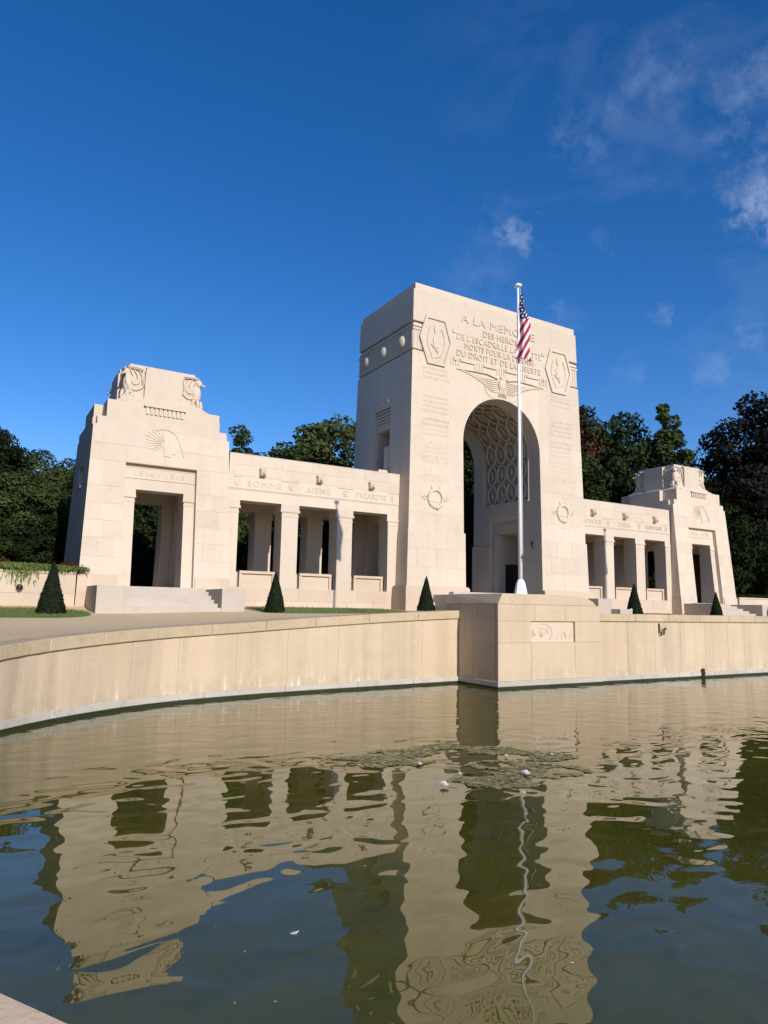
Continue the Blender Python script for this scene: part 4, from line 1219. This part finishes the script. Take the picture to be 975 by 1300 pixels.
def flag(x, y, name, label, us=True, side=1):
    """limp flag: cloth hanging close to the pole, stripes falling diagonally"""
    e = Vector((.92 * side, -.39, 0)); f = Vector((.39 * side, .92, 0))
    NH, NW = 60, 22
    z0, z1 = 10.12, 7.90
    vs = []; uvs = []; can = []; stp = []
    for i in range(NH + 1):
        q = i / NH
        wl = .055 + .43 * min(1, q / .42) ** .8 * (.62 + .38 * q)
        l0 = .06 - .17 * q ** .9 - .015 * math.sin(q * 9)
        for j in range(NW + 1):
            a = j / NW
            zb = z1 + (-.02 - .06 * a + .10 * (1 - abs(2 * a - 1)) * 0)
            z = z0 + (zb - z0) * q - .03 * a * (1 - q)
            dep = (.10 * math.sin(a * 7.5 + q * 2.0) + .05 * math.sin(a * 15 + 1.3 - q * 3)) * min(1, q * 2.2 + .08) * .7 - .07 - .06 * q
            lat = l0 + wl * a + .018 * math.sin(q * 11 + a * 3)
            p_ = Vector((x, y, z)) + e * lat + f * dep
            vs.append(tuple(p_))
            s_ = (z0 - z) / .375 + lat * 4.6 - .35
            uvs.append((s_, q))
            can.append(1.0 if q < .385 + .02 * math.sin(a * 5) else 0.0)
            stp.append(((lat) / .105, (z0 - z) / .108, 0))
    fs = [(i * (NW + 1) + j, i * (NW + 1) + j + 1, (i + 1) * (NW + 1) + j + 1, (i + 1) * (NW + 1) + j) for i in range(NH) for j in range(NW)]
    me = bpy.data.meshes.new(name); me.from_pydata([(v[0] - x, v[1] - y, v[2] - 7.9) for v in vs], [], fs)
    if us:
        ul = me.uv_layers.new(name='UVMap')
        for lp in me.loops: ul.data[lp.index].uv = uvs[lp.vertex_index]
        at_ = me.attributes.new('canton', 'FLOAT', 'POINT'); at_.data.foreach_set('value', can)
        a2 = me.attributes.new('starpos', 'FLOAT_VECTOR', 'POINT'); a2.data.foreach_set('vector', [c for v in stp for c in v])
        me.materials.append(USFLAG)
    else:
        for mm in TRI: me.materials.append(mm)
        for pl in me.polygons: pl.material_index = min(2, int(3 * ((pl.index % NW) / NW * .6 + (pl.index // NW) / NH * .4)))
    me.polygons.foreach_set('use_smooth', [True] * len(me.polygons))
    o = link(name, me, None, (x, y, 7.9)); setp(o, label, 'flag')
    md = o.modifiers.new('thickness', 'SOLIDIFY'); md.thickness = .004; md.offset = 0
flag(POLE[0], POLE[1], 'american_flag', 'American flag hanging limp from the top of the flagpole')
flag(8.68, -11.75, 'french_flag', 'tricolour flag hanging limp beyond the right edge of the picture', False, -1)
# ------------------------------------------------------------------ planting
def leaf_quads(C, NRM, size, r, aspect=1.6, jitter=.9):
    """diamond leaves at points C, roughly facing NRM"""
    n = len(C)
    d = NRM + r.normal(0, jitter, (n, 3)); d /= np.linalg.norm(d, axis=1, keepdims=True) + 1e-9
    a = np.cross(d, r.normal(0, 1, (n, 3))); a /= np.linalg.norm(a, axis=1, keepdims=True) + 1e-9
    b = np.cross(d, a)
    s = (size * r.uniform(.6, 1.35, n))[:, None]
    return np.stack([C - a * s * aspect / 2, C - b * s / 2 - a * s * .1, C + a * s * aspect / 2, C + b * s / 2 - a * s * .1], 1)
def crown_mesh(name, mat, seed, H, R, zb, nclump, nleaf, size, shape='round', rust=None):
    r = np.random.default_rng(seed)
    cs = []
    while len(cs) < nclump:
        q = r.uniform(-1, 1, 3)
        l = np.linalg.norm(q)
        if l > 1 or l < .38 and r.random() < .75: continue
        z = (q[2] + 1) / 2
        if shape == 'cone': k = 1.0 - .80 * z ** 1.1
        elif shape == 'wide': k = math.sin(math.pi * min(1, .28 + .62 * z)) ** .6
        else: k = math.sin(math.pi * min(1, .20 + .66 * z)) ** .7
        l2 = math.hypot(q[0], q[1]) + 1e-6
        cs.append((q[0] / max(l, .3) * l ** .6 * R * k, q[1] / max(l, .3) * l ** .6 * R * k, zb + z * (H - zb)))
    cs = np.array(cs)
    big = cs[:, 2].argsort()
    per = r.multinomial(nleaf, np.full(nclump, 1 / nclump))
    C = []; NR = []; T = []
    cen = np.array([0, 0, zb + .35 * (H - zb)])
    for c, k in zip(cs, per):
        rad_ = R * r.uniform(.16, .30)
        u = r.normal(0, 1, (k, 3)); u /= np.linalg.norm(u, axis=1, keepdims=True)
        dd = r.uniform(.35, 1, (k, 1)) ** .5
        p = c + u * dd * rad_ * np.array([1.0, 1.0, .72])
        o = (c - cen) / (np.linalg.norm(c - cen) + 1e-6)
        C.append(p); NR.append(u * .8 + o * .5 + np.array([0, 0, .35])); T.append(np.full(k, r.uniform(.05, .75)) + r.uniform(-.18, .25, k))
    C = np.concatenate(C); NR = np.concatenate(NR); T = np.clip(np.concatenate(T), 0, 1)
    keep = C[:, 2] > .1
    return quads_mesh(name, leaf_quads(C[keep], NR[keep], size, r), mat, T[keep]), cs
def trunk_mesh(name, seed, H, zb, cs, r0=.22):
    r = random.Random(seed); mb = MB()
    top = H * .80; pts = []; 
    for k in range(7):
        q = k / 6; pts.append((.25 * math.sin(q * 3 + seed) * q, .25 * math.cos(q * 2 + seed) * q - .2 * q, top * q - .3))
    mb.tube(pts, [r0 * (1.25 if k == 0 else 1 - .13 * k) for k in range(7)], 8, up=(0, 1, 0))
    for c in list(cs)[::max(1, len(cs) // 16)]:
        q = min(.92, max(.22, (c[2] - 1.2) / top * .75)); i = min(5, int(q * 6)); w_ = q * 6 - i
        a = Vector(pts[i]).lerp(Vector(pts[i + 1]), w_); b = Vector(c)
        m_ = a.lerp(b, .5) + Vector((0, 0, .25 + .3 * r.random()))
        mb.tube([a, m_, b], [r0 * .42 * (1 - q * .5), r0 * .26, r0 * .08], 5, up=(0.3, 1, 0.2))
    me = bpy.data.meshes.new(name); me.from_pydata([tuple(v) for v in mb.v], [], mb.f); me.materials.append(BARK)
    me.polygons.foreach_set('use_smooth', [True] * len(me.polygons))
    return me
KINDS = {}
for nm, mat, seed, H, R, zb, nc, nl, sz, shp in (('broad_a', F_GREEN, 1, 12, 4.2, 1.2, 70, 12000, .23, 'round'), ('broad_b', F_GREEN, 2, 12, 3.6, .8, 60, 10500, .21, 'round'), ('broad_c', F_DARK, 3, 12, 4.6, 1.6, 78, 12500, .24, 'wide'),
                                       ('dark_d', F_DARK, 4, 12, 4.0, .6, 75, 13000, .21, 'round'), ('spire_e', F_GREEN, 5, 12, 2.3, 2.0, 44, 5200, .20, 'cone'), ('copper_f', F_COPPER, 6, 12, 4.6, 1.0, 85, 14500, .20, 'wide'), ('loose_g', F_GREEN, 7, 12, 2.4, 3.5, 26, 2600, .21, 'round'), ('shrub_h', F_DARK, 8, 4, 2.5, .0, 40, 6500, .16, 'wide'), ('dense_j', F_DARK, 14, 10, 4.0, .2, 120, 16000, .20, 'wide'), ('dense_k', F_GREEN, 15, 10, 3.8, .2, 120, 16000, .19, 'wide'), ('rust_i', F_RUST, 9, 12, 3.2, 5.0, 40, 5200, .20, 'wide')):
    cm, cs = crown_mesh('crown_leaves', mat, seed, H, R, zb, int(nc * 1.35), int(nl * 2.1), sz * .78, shp)
    KINDS[nm] = (cm, trunk_mesh('trunk_wood', seed, H, zb, cs), H)
def tree(kind, x, y, z, top, label, wide=1.0, rot=None, name='tree', group='trees in the wood behind the memorial'):
    cm, tm, H = KINDS[kind]
    root = thing(name, label, 'shrub' if kind == 'shrub_h' else 'tree', (x, y, z), group)
    k = (top - z) / H
    root.scale = (k * wide, k * wide, k); root.rotation_euler = (0, 0, rot if rot is not None else rng.uniform(0, 6.28))
    for nm, me in (('trunk', tm), ('crown', cm)):
        o = bpy.data.objects.new(nm, me); COL.objects.link(o); o.parent = root
    return root
G1 = 'dark green tree of the wood rising behind the right colonnade and pavilion'
GL = 'green tree further back in the left wood'
GP = 'dark tree glimpsed through the doorway of the left pavilion'
GC = 'dark tree glimpsed through the openings of the left colonnade'
GA = 'dark tree standing behind the arch'
LIST = [
 # left of the left pavilion
 ('dense_j', -22.9, 16.0, 1.5, 9.8, .85, 'tall dark tree at the left edge of the picture, highest of the left wood'),
 ('dense_k', -20.2, 18.0, 1.5, 8.9, 1.1, 'rounded green tree in the left wood, lower than its dark neighbour'),
 ('dense_k', -17.8, 20.0, 1.2, 8.9, 1.15, 'green tree right beside the left pavilion, tucked behind its shaded flank'),
 ('dense_k', -21.2, 10.0, 1.3, 6.4, 1.3, 'yellow-green bushy tree low in the left wood'),
 ('dense_j', -20.3, 9.0, 1.2, 4.6, 1.3, 'low dark bush in front of the left wood'),
 ('dense_j', -23.2, 9.5, 1.2, 5.6, 1.3, 'dark bush low at the left edge of the picture'),
 ('dense_j', -24.8, 12.0, 1.5, 8.2, 1.0, GL), ('broad_c', -26.5, 17.0, 1.5, 11, 1.0, GL), ('dense_j', -30, 14, 1.5, 11, 1, GL), ('dense_k', -29, 20, 1.5, 12, 1, GL),
 # behind the left pavilion and wing, seen through the openings
 ('dense_j', -15.6, 15.5, 0, 10.2, .85, GP), ('dense_j', -16.2, 22, 0, 8.2, 1.2, GP), ('dense_j', -13.0, 20, 0, 7.4, 1.2, GP), ('loose_g', -7.4, 18.5, 0, 12.6, 1.0, 'thin sparse tree top peeping over the left colonnade beside the pavilion'),
 ('dense_j', -12.5, 13.0, 0, 6.2, 1.2, GC), ('dense_k', -9.0, 14.5, 0, 7.0, 1.1, GC), ('dense_j', -5.5, 12.0, 0, 6.6, 1.3, GC),
 ('broad_b', -4.4, 18.0, 0, 11.3, 1.1, 'green tree top showing low over the left colonnade'),
 ('broad_a', 0.6, 19.5, 0, 14.9, 1.05, 'large leafy green tree rising behind the left flank of the arch'),
 ('dense_j', -1.0, 11.5, 0, 7.4, 1.25, GC), ('dense_j', 3.0, 13.5, 0, 9.5, 1.2, GA), ('dense_j', 6.5, 11, 0, 9.4, 1.2, GA), ('dense_j', 7.6, 13.0, 0, 15.0, .9, 'dark tree seen through the arch, filling its left edge'), ('broad_b', 5.0, 19.0, 0, 13.0, 1.0, GA), ('dense_j', 12.8, 20, 0, 15, 1.0, GA),
 # right of the arch
 ('dark_d', 17.4, 11.4, 0, 16.0, .85, 'dark round-topped tree just right of the arch'), ('rust_i', 17.6, 10.6, 0, 16.3, .5, 'tree with rust-red leaves at its top, just right of the arch'),
 ('broad_c', 20.6, 9.0, 0, 15.2, .8, 'dark tree between the rust-tinged tree and the slender one'), ('spire_e', 22.0, 5.9, 0, 15.9, 1.0, 'slender upright tree standing above its neighbours behind the right pavilion'),
 ('dark_d', 10.5, 12.0, 0, 9.0, 1.3, GA), ('dark_d', 15.5, 9.5, 0, 11.0, 1.2, 'dark tree low behind the right colonnade, next to the arch'), ('dense_j', 18.5, 8.0, 0, 9.5, 1.2, 'dark bushy tree behind the top of the right pavilion'), ('broad_b', 23.5, 9.5, 1, 12.0, 1.1, 'mid-green tree between the slender tree and the copper tree, set back'), ('dense_j', 14.0, 15.5, 0, 11.5, 1.3, G1), ('dense_j', 24.5, 13, 0, 12.0, 1.2, G1),
 ('dense_k', 22.9, 4.6, 1, 10.4, .95, 'lower bushy tree under the gap of sky right of the slender tree'),
 ('copper_f', 28.6, 1.8, 1, 16.7, .97, 'huge almost black copper tree at the right edge of the picture'), ('dark_d', 31.5, -2.2, 1, 16.6, 1.0, 'dark tree cut by the right edge of the picture, beside the copper tree'),
 ('dense_j', 24.2, 2.6, 1, 8.2, 1.0, 'dark bush to the right of the right pavilion'), ('dark_d', 22.4, 3.0, 1, 4.4, 1.1, 'low dark shrub beside the right pavilion'), ('dense_j', 27.0, .8, 1, 8.6, 1.1, 'dark bush under the copper tree'), ('broad_b', 33, 4, 1, 15.0, 1.1, G1), ('dense_j', 30, -1.5 + 1.6, 1, 8, 1.2, 'dark bush at the foot of the trees on the right edge'), ('dark_d', 36, 4, 1, 16, 1.1, G1), ('dark_d', 25.4, .7, 1, 3.6, .9, 'lowest dark shrub above the right retaining wall'),
 ('broad_a', 37, -1, 1, 13, 1, G1), ('dark_d', 41, 2, 1, 16, 1, G1),
]
for kd, x, y, z, top, wd, lb in LIST:
    tree(kd, x, y, z, top, lb, wd)
for k in range(9):
    tree('shrub_h', -17.0 + 4.2 * k + rng.uniform(-.6, .6), 9.0 + rng.uniform(-.8, 1.2), 0, 3.4 + rng.uniform(-.4, .8), 'dark shrub of the undergrowth behind the memorial', 1.2, name='shrub', group='undergrowth shrubs behind the memorial')
# far wood closing the gaps, one mass
r = np.random.default_rng(77)
C = []; NRM = []; T = []
for k in range(150):
    a = rng.uniform(-.15, 3.75); d = rng.uniform(26, 46)
    x = 2 + d * 1.15 * math.cos(a); y = 2 + d * math.sin(a)
    if y < 20 and -30 < x < 24: continue
    top = rng.uniform(4.5, 7.5) + (2.5 if x > 28 else 0) - (1.0 if x < -4 else 0)
    n = 520; u = r.normal(0, 1, (n, 3)); u /= np.linalg.norm(u, axis=1, keepdims=True)
    p = np.array([x, y, top * .5]) + u * np.array([3.2, 3.2, top * .55]); C.append(p); NRM.append(u + np.array([0, -.3, .3])); T.append(r.uniform(0, .5, n))
for k in range(46):  # unseen left side of the wood, added to cut sky light on the flanks
    x = rng.uniform(-50, -33); y = rng.uniform(-22, 14); top = rng.uniform(11, 16); n = 700
    u = r.normal(0, 1, (n, 3)); u /= np.linalg.norm(u, axis=1, keepdims=True)
    C.append(np.array([x, y, top * .5]) + u * np.array([3.4, 3.4, top * .55])); NRM.append(u + np.array([.2, -.3, .3])); T.append(r.uniform(0, .5, n))
C = np.concatenate(C); NRM = np.concatenate(NRM); T = np.concatenate(T)
o = link('far_wood', quads_mesh('far_wood', leaf_quads(C, NRM, .55, r), F_DARK, T)); o['kind'] = 'stuff'; o['label'] = 'dark mass of the far wood behind the memorial and, unseen, to its left'

# clipped yew cones
def yew():
    r = np.random.default_rng(12); n = 9000
    h = 1 - np.sqrt(r.uniform(0, 1, n)); a = r.uniform(0, 2 * np.pi, n)
    rr = .44 * (1 - h) ** .92 * (.98 + .035 * np.sin(a * 3 + h * 7) + .03 * np.sin(a * 7 - h * 15)) * np.where(r.uniform(0, 1, n) < .06, r.uniform(1.03, 1.12, n), r.uniform(.92, 1.03, n)) + .012
    C = np.stack([rr * np.cos(a), rr * np.sin(a), .05 + 1.61 * h], 1)
    NRM = np.stack([np.cos(a), np.sin(a), np.full(n, .3)], 1)
    return quads_mesh('yew_leaves', leaf_quads(C, NRM, .045, r, 1.8, .5), F_YEW, r.uniform(0, 1, n) * .7)
YEW = yew()
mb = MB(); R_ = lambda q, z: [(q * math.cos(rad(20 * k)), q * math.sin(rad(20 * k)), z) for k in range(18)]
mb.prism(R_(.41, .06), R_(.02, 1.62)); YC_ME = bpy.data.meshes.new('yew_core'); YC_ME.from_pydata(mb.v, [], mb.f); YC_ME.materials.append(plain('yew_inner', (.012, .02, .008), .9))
mb = MB(); mb.tube([(0, 0, -.1), (0, 0, .1)], .05, 8, up=(0, 1, 0)); YT_ME = bpy.data.meshes.new('yew_stem'); YT_ME.from_pydata([tuple(v) for v in mb.v], [], mb.f); YT_ME.materials.append(BARK)
for x, y, z, h, lb in ((-20.75, -3.5, -.35, 1.65, 'clipped yew cone on the lawn in front of the left retaining wall'), (-13.25, -3.5, -.20, 1.50, 'clipped yew cone just right of the left pavilion stairs'), (-6.52, -3.5, -.08, 1.45, 'clipped yew cone in front of the left foot of the arch'),
                       (6.38, -3.5, -.08, 1.58, 'clipped yew cone in front of the right colonnade'), (13.2, -3.5, -.16, 1.40, 'clipped yew cone in front of the right pavilion')):
    root = thing('yew_cone', lb, 'topiary', (x, y, z), 'clipped yew cones along the memorial')
    root.scale = (h / 1.65 * rng.uniform(.86, .96), h / 1.65 * rng.uniform(.86, .96), h / 1.65); root.rotation_euler = (rng.uniform(-.02, .02), rng.uniform(-.02, .02), rng.uniform(0, 6))
    for nm, me in (('foliage', YEW), ('inner_branches', YC_ME), ('stem', YT_ME)):
        o = bpy.data.objects.new(nm, me); COL.objects.link(o); o.parent = root
for x, y, z, lb in ((-6.05, -3.35, .22, 'small white spotlight beside the yew cone at the left foot of the arch'), (5.95, -3.65, .14, 'small white spotlight beside the yew cone of the right colonnade')):
    root = thing('spotlight', lb, 'spotlight', (x, y, ground_z(x, y)))
    mb = MB(); mb.ell((x, y, z), (.075, .075, .085), 10, 7); mb.build('lamp_head', WHITE, root, smooth=True)
    mb = MB(); mb.tube([(x, y, ground_z(x, y) - .05), (x, y, z - .06)], .015, 6, up=(0, 1, 0)); mb.build('stake', BLACKM, root)
# trailing plants on the retaining walls
def trailer(x, y, z, wdt, hang, up, cnt, seed, label, mat=F_FERN, s=1, name='trailing_plant'):
    r = random.Random(seed); Q = []; T = []
    for k in range(cnt):
        bx, by = x + r.uniform(-wdt, wdt), y + r.uniform(-.12, .30)
        L = r.uniform(.5, 1) * (hang if r.random() < .45 else up)
        droop = L if r.random() < .5 else L * .3
        fx, fy = r.uniform(-.3, .3), r.uniform(-.35, -.05)
        pts = []
        for i in range(6):
            q = i / 5
            pts.append(Vector((bx + fx * q, by + fy * math.sqrt(q), z + up * r.uniform(.8, 1.0) * math.sin(q * 2.2) * .8 - (max(0, q - .45) / .55) ** 1.4 * droop * (1.4 if hang > .3 else .5))))
        for i in range(5):
            a, b = pts[i], pts[i + 1]
            for _ in range(2):
                c = a.lerp(b, r.random()); w_ = r.uniform(.009, .022); d = Vector((r.uniform(-1, 1), r.uniform(-1, .3), r.uniform(-.6, .6))).normalized()
                t_ = (b - a).normalized() * r.uniform(.03, .08)
                Q.append([tuple(c - t_), tuple(c + d * w_), tuple(c + t_ * 1.2), tuple(c - d * w_)]); T.append(min(1, max(0, r.gauss(.5, .25))))
    me = quads_mesh(name, np.array(Q) - np.array([x, y, z]), mat, T)
    o = link(name, me, None, (x, y, z)); setp(o, label, 'plant', 'plants trailing over the retaining walls')
PL = [(-19.95, 0.12, .24, 'plant with short green blades next to the left pavilion'), (-20.45, 0.14, .28, 'green trailing plant right behind the tip of the left yew cone'), (-21.0, 0.2, .30, 'green trailing plant between the yew cone and the spout mask'), (-21.50, 0.6, .34, 'green plant hanging longest over the left wall, above the spout mask'), (-22.1, 0.2, .32, 'green trailing plant at the left end of the wall in view')]
for i, (x, hg, up, lb) in enumerate(PL): trailer(x, -.62, 1.10, .40, hg, up, 620, 50 + i, lb)
trailer(-22.25, -.3, 1.15, .16, .1, .42, 200, 60, 'reddish plant at the left edge of the picture', F_RUST); trailer(-19.95, -.25, 1.15, .22, .1, .38, 160, 61, 'reddish plant in the corner of the wall and the left pavilion', F_RUST)
for i, x in enumerate((20.3, 21.2, 22.2, 23.4, 24.6)): trailer(x, -.55, 1.10, .4, .2, .30, 110, 70 + i, 'dark trailing plant on the right retaining wall', F_DARK)
# ------------------------------------------------------------------ on the water
r = random.Random(21)
REG = [((-17.9, -18.85), .55, .22, .2), ((-17.25, -18.75), .55, .28, -.1), ((-16.5, -18.65), .62, .26, .1), ((-15.9, -19.1), .55, .26, -.4), ((-15.5, -19.75), .55, .33, -.6), ((-16.05, -20.45), .62, .38, -.5), ((-16.8, -20.75), .62, .32, -.15), ((-17.15, -20.45), .45, .25, .2), ((-17.6, -19.25), .55, .22, -.1), ((-16.35, -20.0), .5, .25, -.4), ((-18.15, -18.75), .3, .12, 0)]
vs = []; fs = []; T = []
cells = {}
cnt = 0
while cnt < 4600:
    (cx, cy), rx, ry, an = REG[r.randrange(len(REG))]
    a, d = r.uniform(0, 6.283), math.sqrt(r.random()) * 1.05
    cx -= .07
    lx, ly = rx * d * math.cos(a), ry * d * math.sin(a)
    x, y = cx + lx * math.cos(an) - ly * math.sin(an), cy + lx * math.sin(an) + ly * math.cos(an)
    if math.sin(x * 5.1 + 1) * math.sin(y * 6.3 + x * 2) > .38: cnt += 1; continue
    rr_ = r.uniform(.022, .058); cnt += 1
    b = len(vs); z = WZ + .003 + r.uniform(0, .003); a0 = r.uniform(0, 6.28); tilt = r.uniform(-.10, .10); ti2 = r.uniform(-.10, .10); n = 7
    vs.append((x, y, z))
    for k in range(n):
        aa = a0 + 5.7 * k / (n - 1); dx, dy = rr_ * math.cos(aa), rr_ * math.sin(aa)
        vs.append((x + dx, y + dy, max(WZ + .003, z + dx * tilt + dy * ti2 + .002)))
    fs += [(b, b + 1 + k, b + 2 + k) for k in range(n - 1)]
    T += [min(1, max(0, r.gauss(.42, .34)))] * (n + 1)
me = bpy.data.meshes.new('lily_pads'); me.from_pydata(vs, [], fs); me.materials.append(PAD)
a = me.attributes.new('tint', 'FLOAT', 'POINT'); a.data.foreach_set('value', T)
o = link('lily_pads', me); setp(o, 'floating patch of small olive lily pads', kind='stuff')
PETAL = plain('petal_white', (.82, .80, .78), .5); YELLOW = plain('stamen_yellow', (.55, .38, .04), .7)
for x, y, k, lb in ((-16.56, -20.62, 1.15, 'white water lily at the head of the flagpole reflection'), (-17.87, -20.62, 1.1, 'white water lily floating apart, left of the lily pads'), (-17.49, -19.51, .7, 'small pale water lily in the left part of the pads'), (-16.04, -19.62, .65, 'tiny white water lily in the middle of the pads'), (-17.32, -20.2, .55, 'yellowish water lily near the front edge of the pads'), (-15.35, -19.85, .55, 'tiny water lily at the right end of the pads')):
    root = thing('water_lily', lb, 'water lily', (x, y, WZ + .01), 'water lilies in flower')
    mb = MB()
    for ringi, (n, rr_, up) in enumerate(((8, .065, .028), (7, .048, .05), (5, .028, .06))):
        for j in range(n):
            a = 2 * math.pi * j / n + ringi * .4; c, s_ = math.cos(a), math.sin(a); q = k * rr_
            mb.add([(x, y, WZ + .012), (x + q * .6 * c - q * .3 * s_, y + q * .6 * s_ + q * .3 * c, WZ + .01 + k * up * .6), (x + q * c, y + q * s_, WZ + .01 + k * up), (x + q * .6 * c + q * .3 * s_, y + q * .6 * s_ - q * .3 * c, WZ + .01 + k * up * .6)], [(0, 1, 2, 3)])
    mb.build('petals', PETAL, root, fix=False)
    mb = MB(); mb.ell((x, y, WZ + .03), (.014 * k, .014 * k, .016 * k), 7, 5); mb.build('stamens', YELLOW, root, smooth=True)
LEAFM = plain('fallen_leaf', (.34, .24, .13), .8); LEAFW = plain('pale_leaf', (.62, .56, .48), .8)
for i, (u, v, lb) in enumerate(((-20.98, -23.25, 'pale curled leaf floating in the near water'), (-21.59, -23.85, 'tiny leaf floating near the pool rim'), (-19.64, -24.42, 'tiny leaf floating in the near water on the right'), (-21.35, -23.33, 'brown leaf floating in the near water'), (-21.39, -23.94, 'speck of a leaf floating beside the near rim'))):
    k = (.030, .010, .010, .012, .012)[i]; mb = MB(); c, s_ = math.cos(i * 1.3), math.sin(i * 1.3)
    P = [(-1, 0, .2), (-.3, -.5, 0), (.5, -.45, .05), (1.2, 0, .5), (.5, .45, .05), (-.3, .5, 0)]
    mb.prism([(u + k * (a * c - b * s_), v + k * (a * s_ + b * c), WZ + .002 + k * .5 * h) for a, b, h in P], [(u + k * (a * c - b * s_), v + k * (a * s_ + b * c), WZ + .004 + k * .5 * h) for a, b, h in P])
    o = mb.build('floating_leaf', LEAFW if i in (0, 2) else LEAFM, None, origin=(u, v, WZ)); setp(o, lb, 'leaf', 'leaves floating on the pool')
# moss tuft at the waterline
ms = MB(); rr2 = random.Random(4)
for k in range(26): 
    x = -1.55 + rr2.uniform(-.07, .07); z = -2.02 + rr2.uniform(-.1, .22); ms.ell((x, YM - .07 + rr2.uniform(-.03, .02), z), (.035, .035, .05), 6, 4)
o = ms.build('moss_tuft', MOSS, None, origin=(-1.55, YM - .06, -2.05)); setp(o, 'dark moss tuft at the waterline of the straight pool wall', 'moss')

r = random.Random(31); mb = MB()
for k in range(230):
    x, y = r.uniform(-23.5, -15.5), r.uniform(-25.2, -17.5)
    if (x + 15.8) ** 2 + (y + 19) ** 2 > 62: continue
    q = r.choice((.003, .004, .005, .007, .010)); a = r.uniform(0, 6.28); c, s_ = math.cos(a) * q, math.sin(a) * q
    mb.add([(x - c, y - s_, WZ + .002), (x + s_ * .5, y - c * .5, WZ + .003), (x + c, y + s_, WZ + .004), (x - s_ * .5, y + c * .5, WZ + .003)], [(0, 1, 2, 3)])
o = mb.build('floating_debris', LEAFM, None, fix=False); setp(o, 'scattered specks of debris floating on the near water', kind='stuff'); up_normals(o)
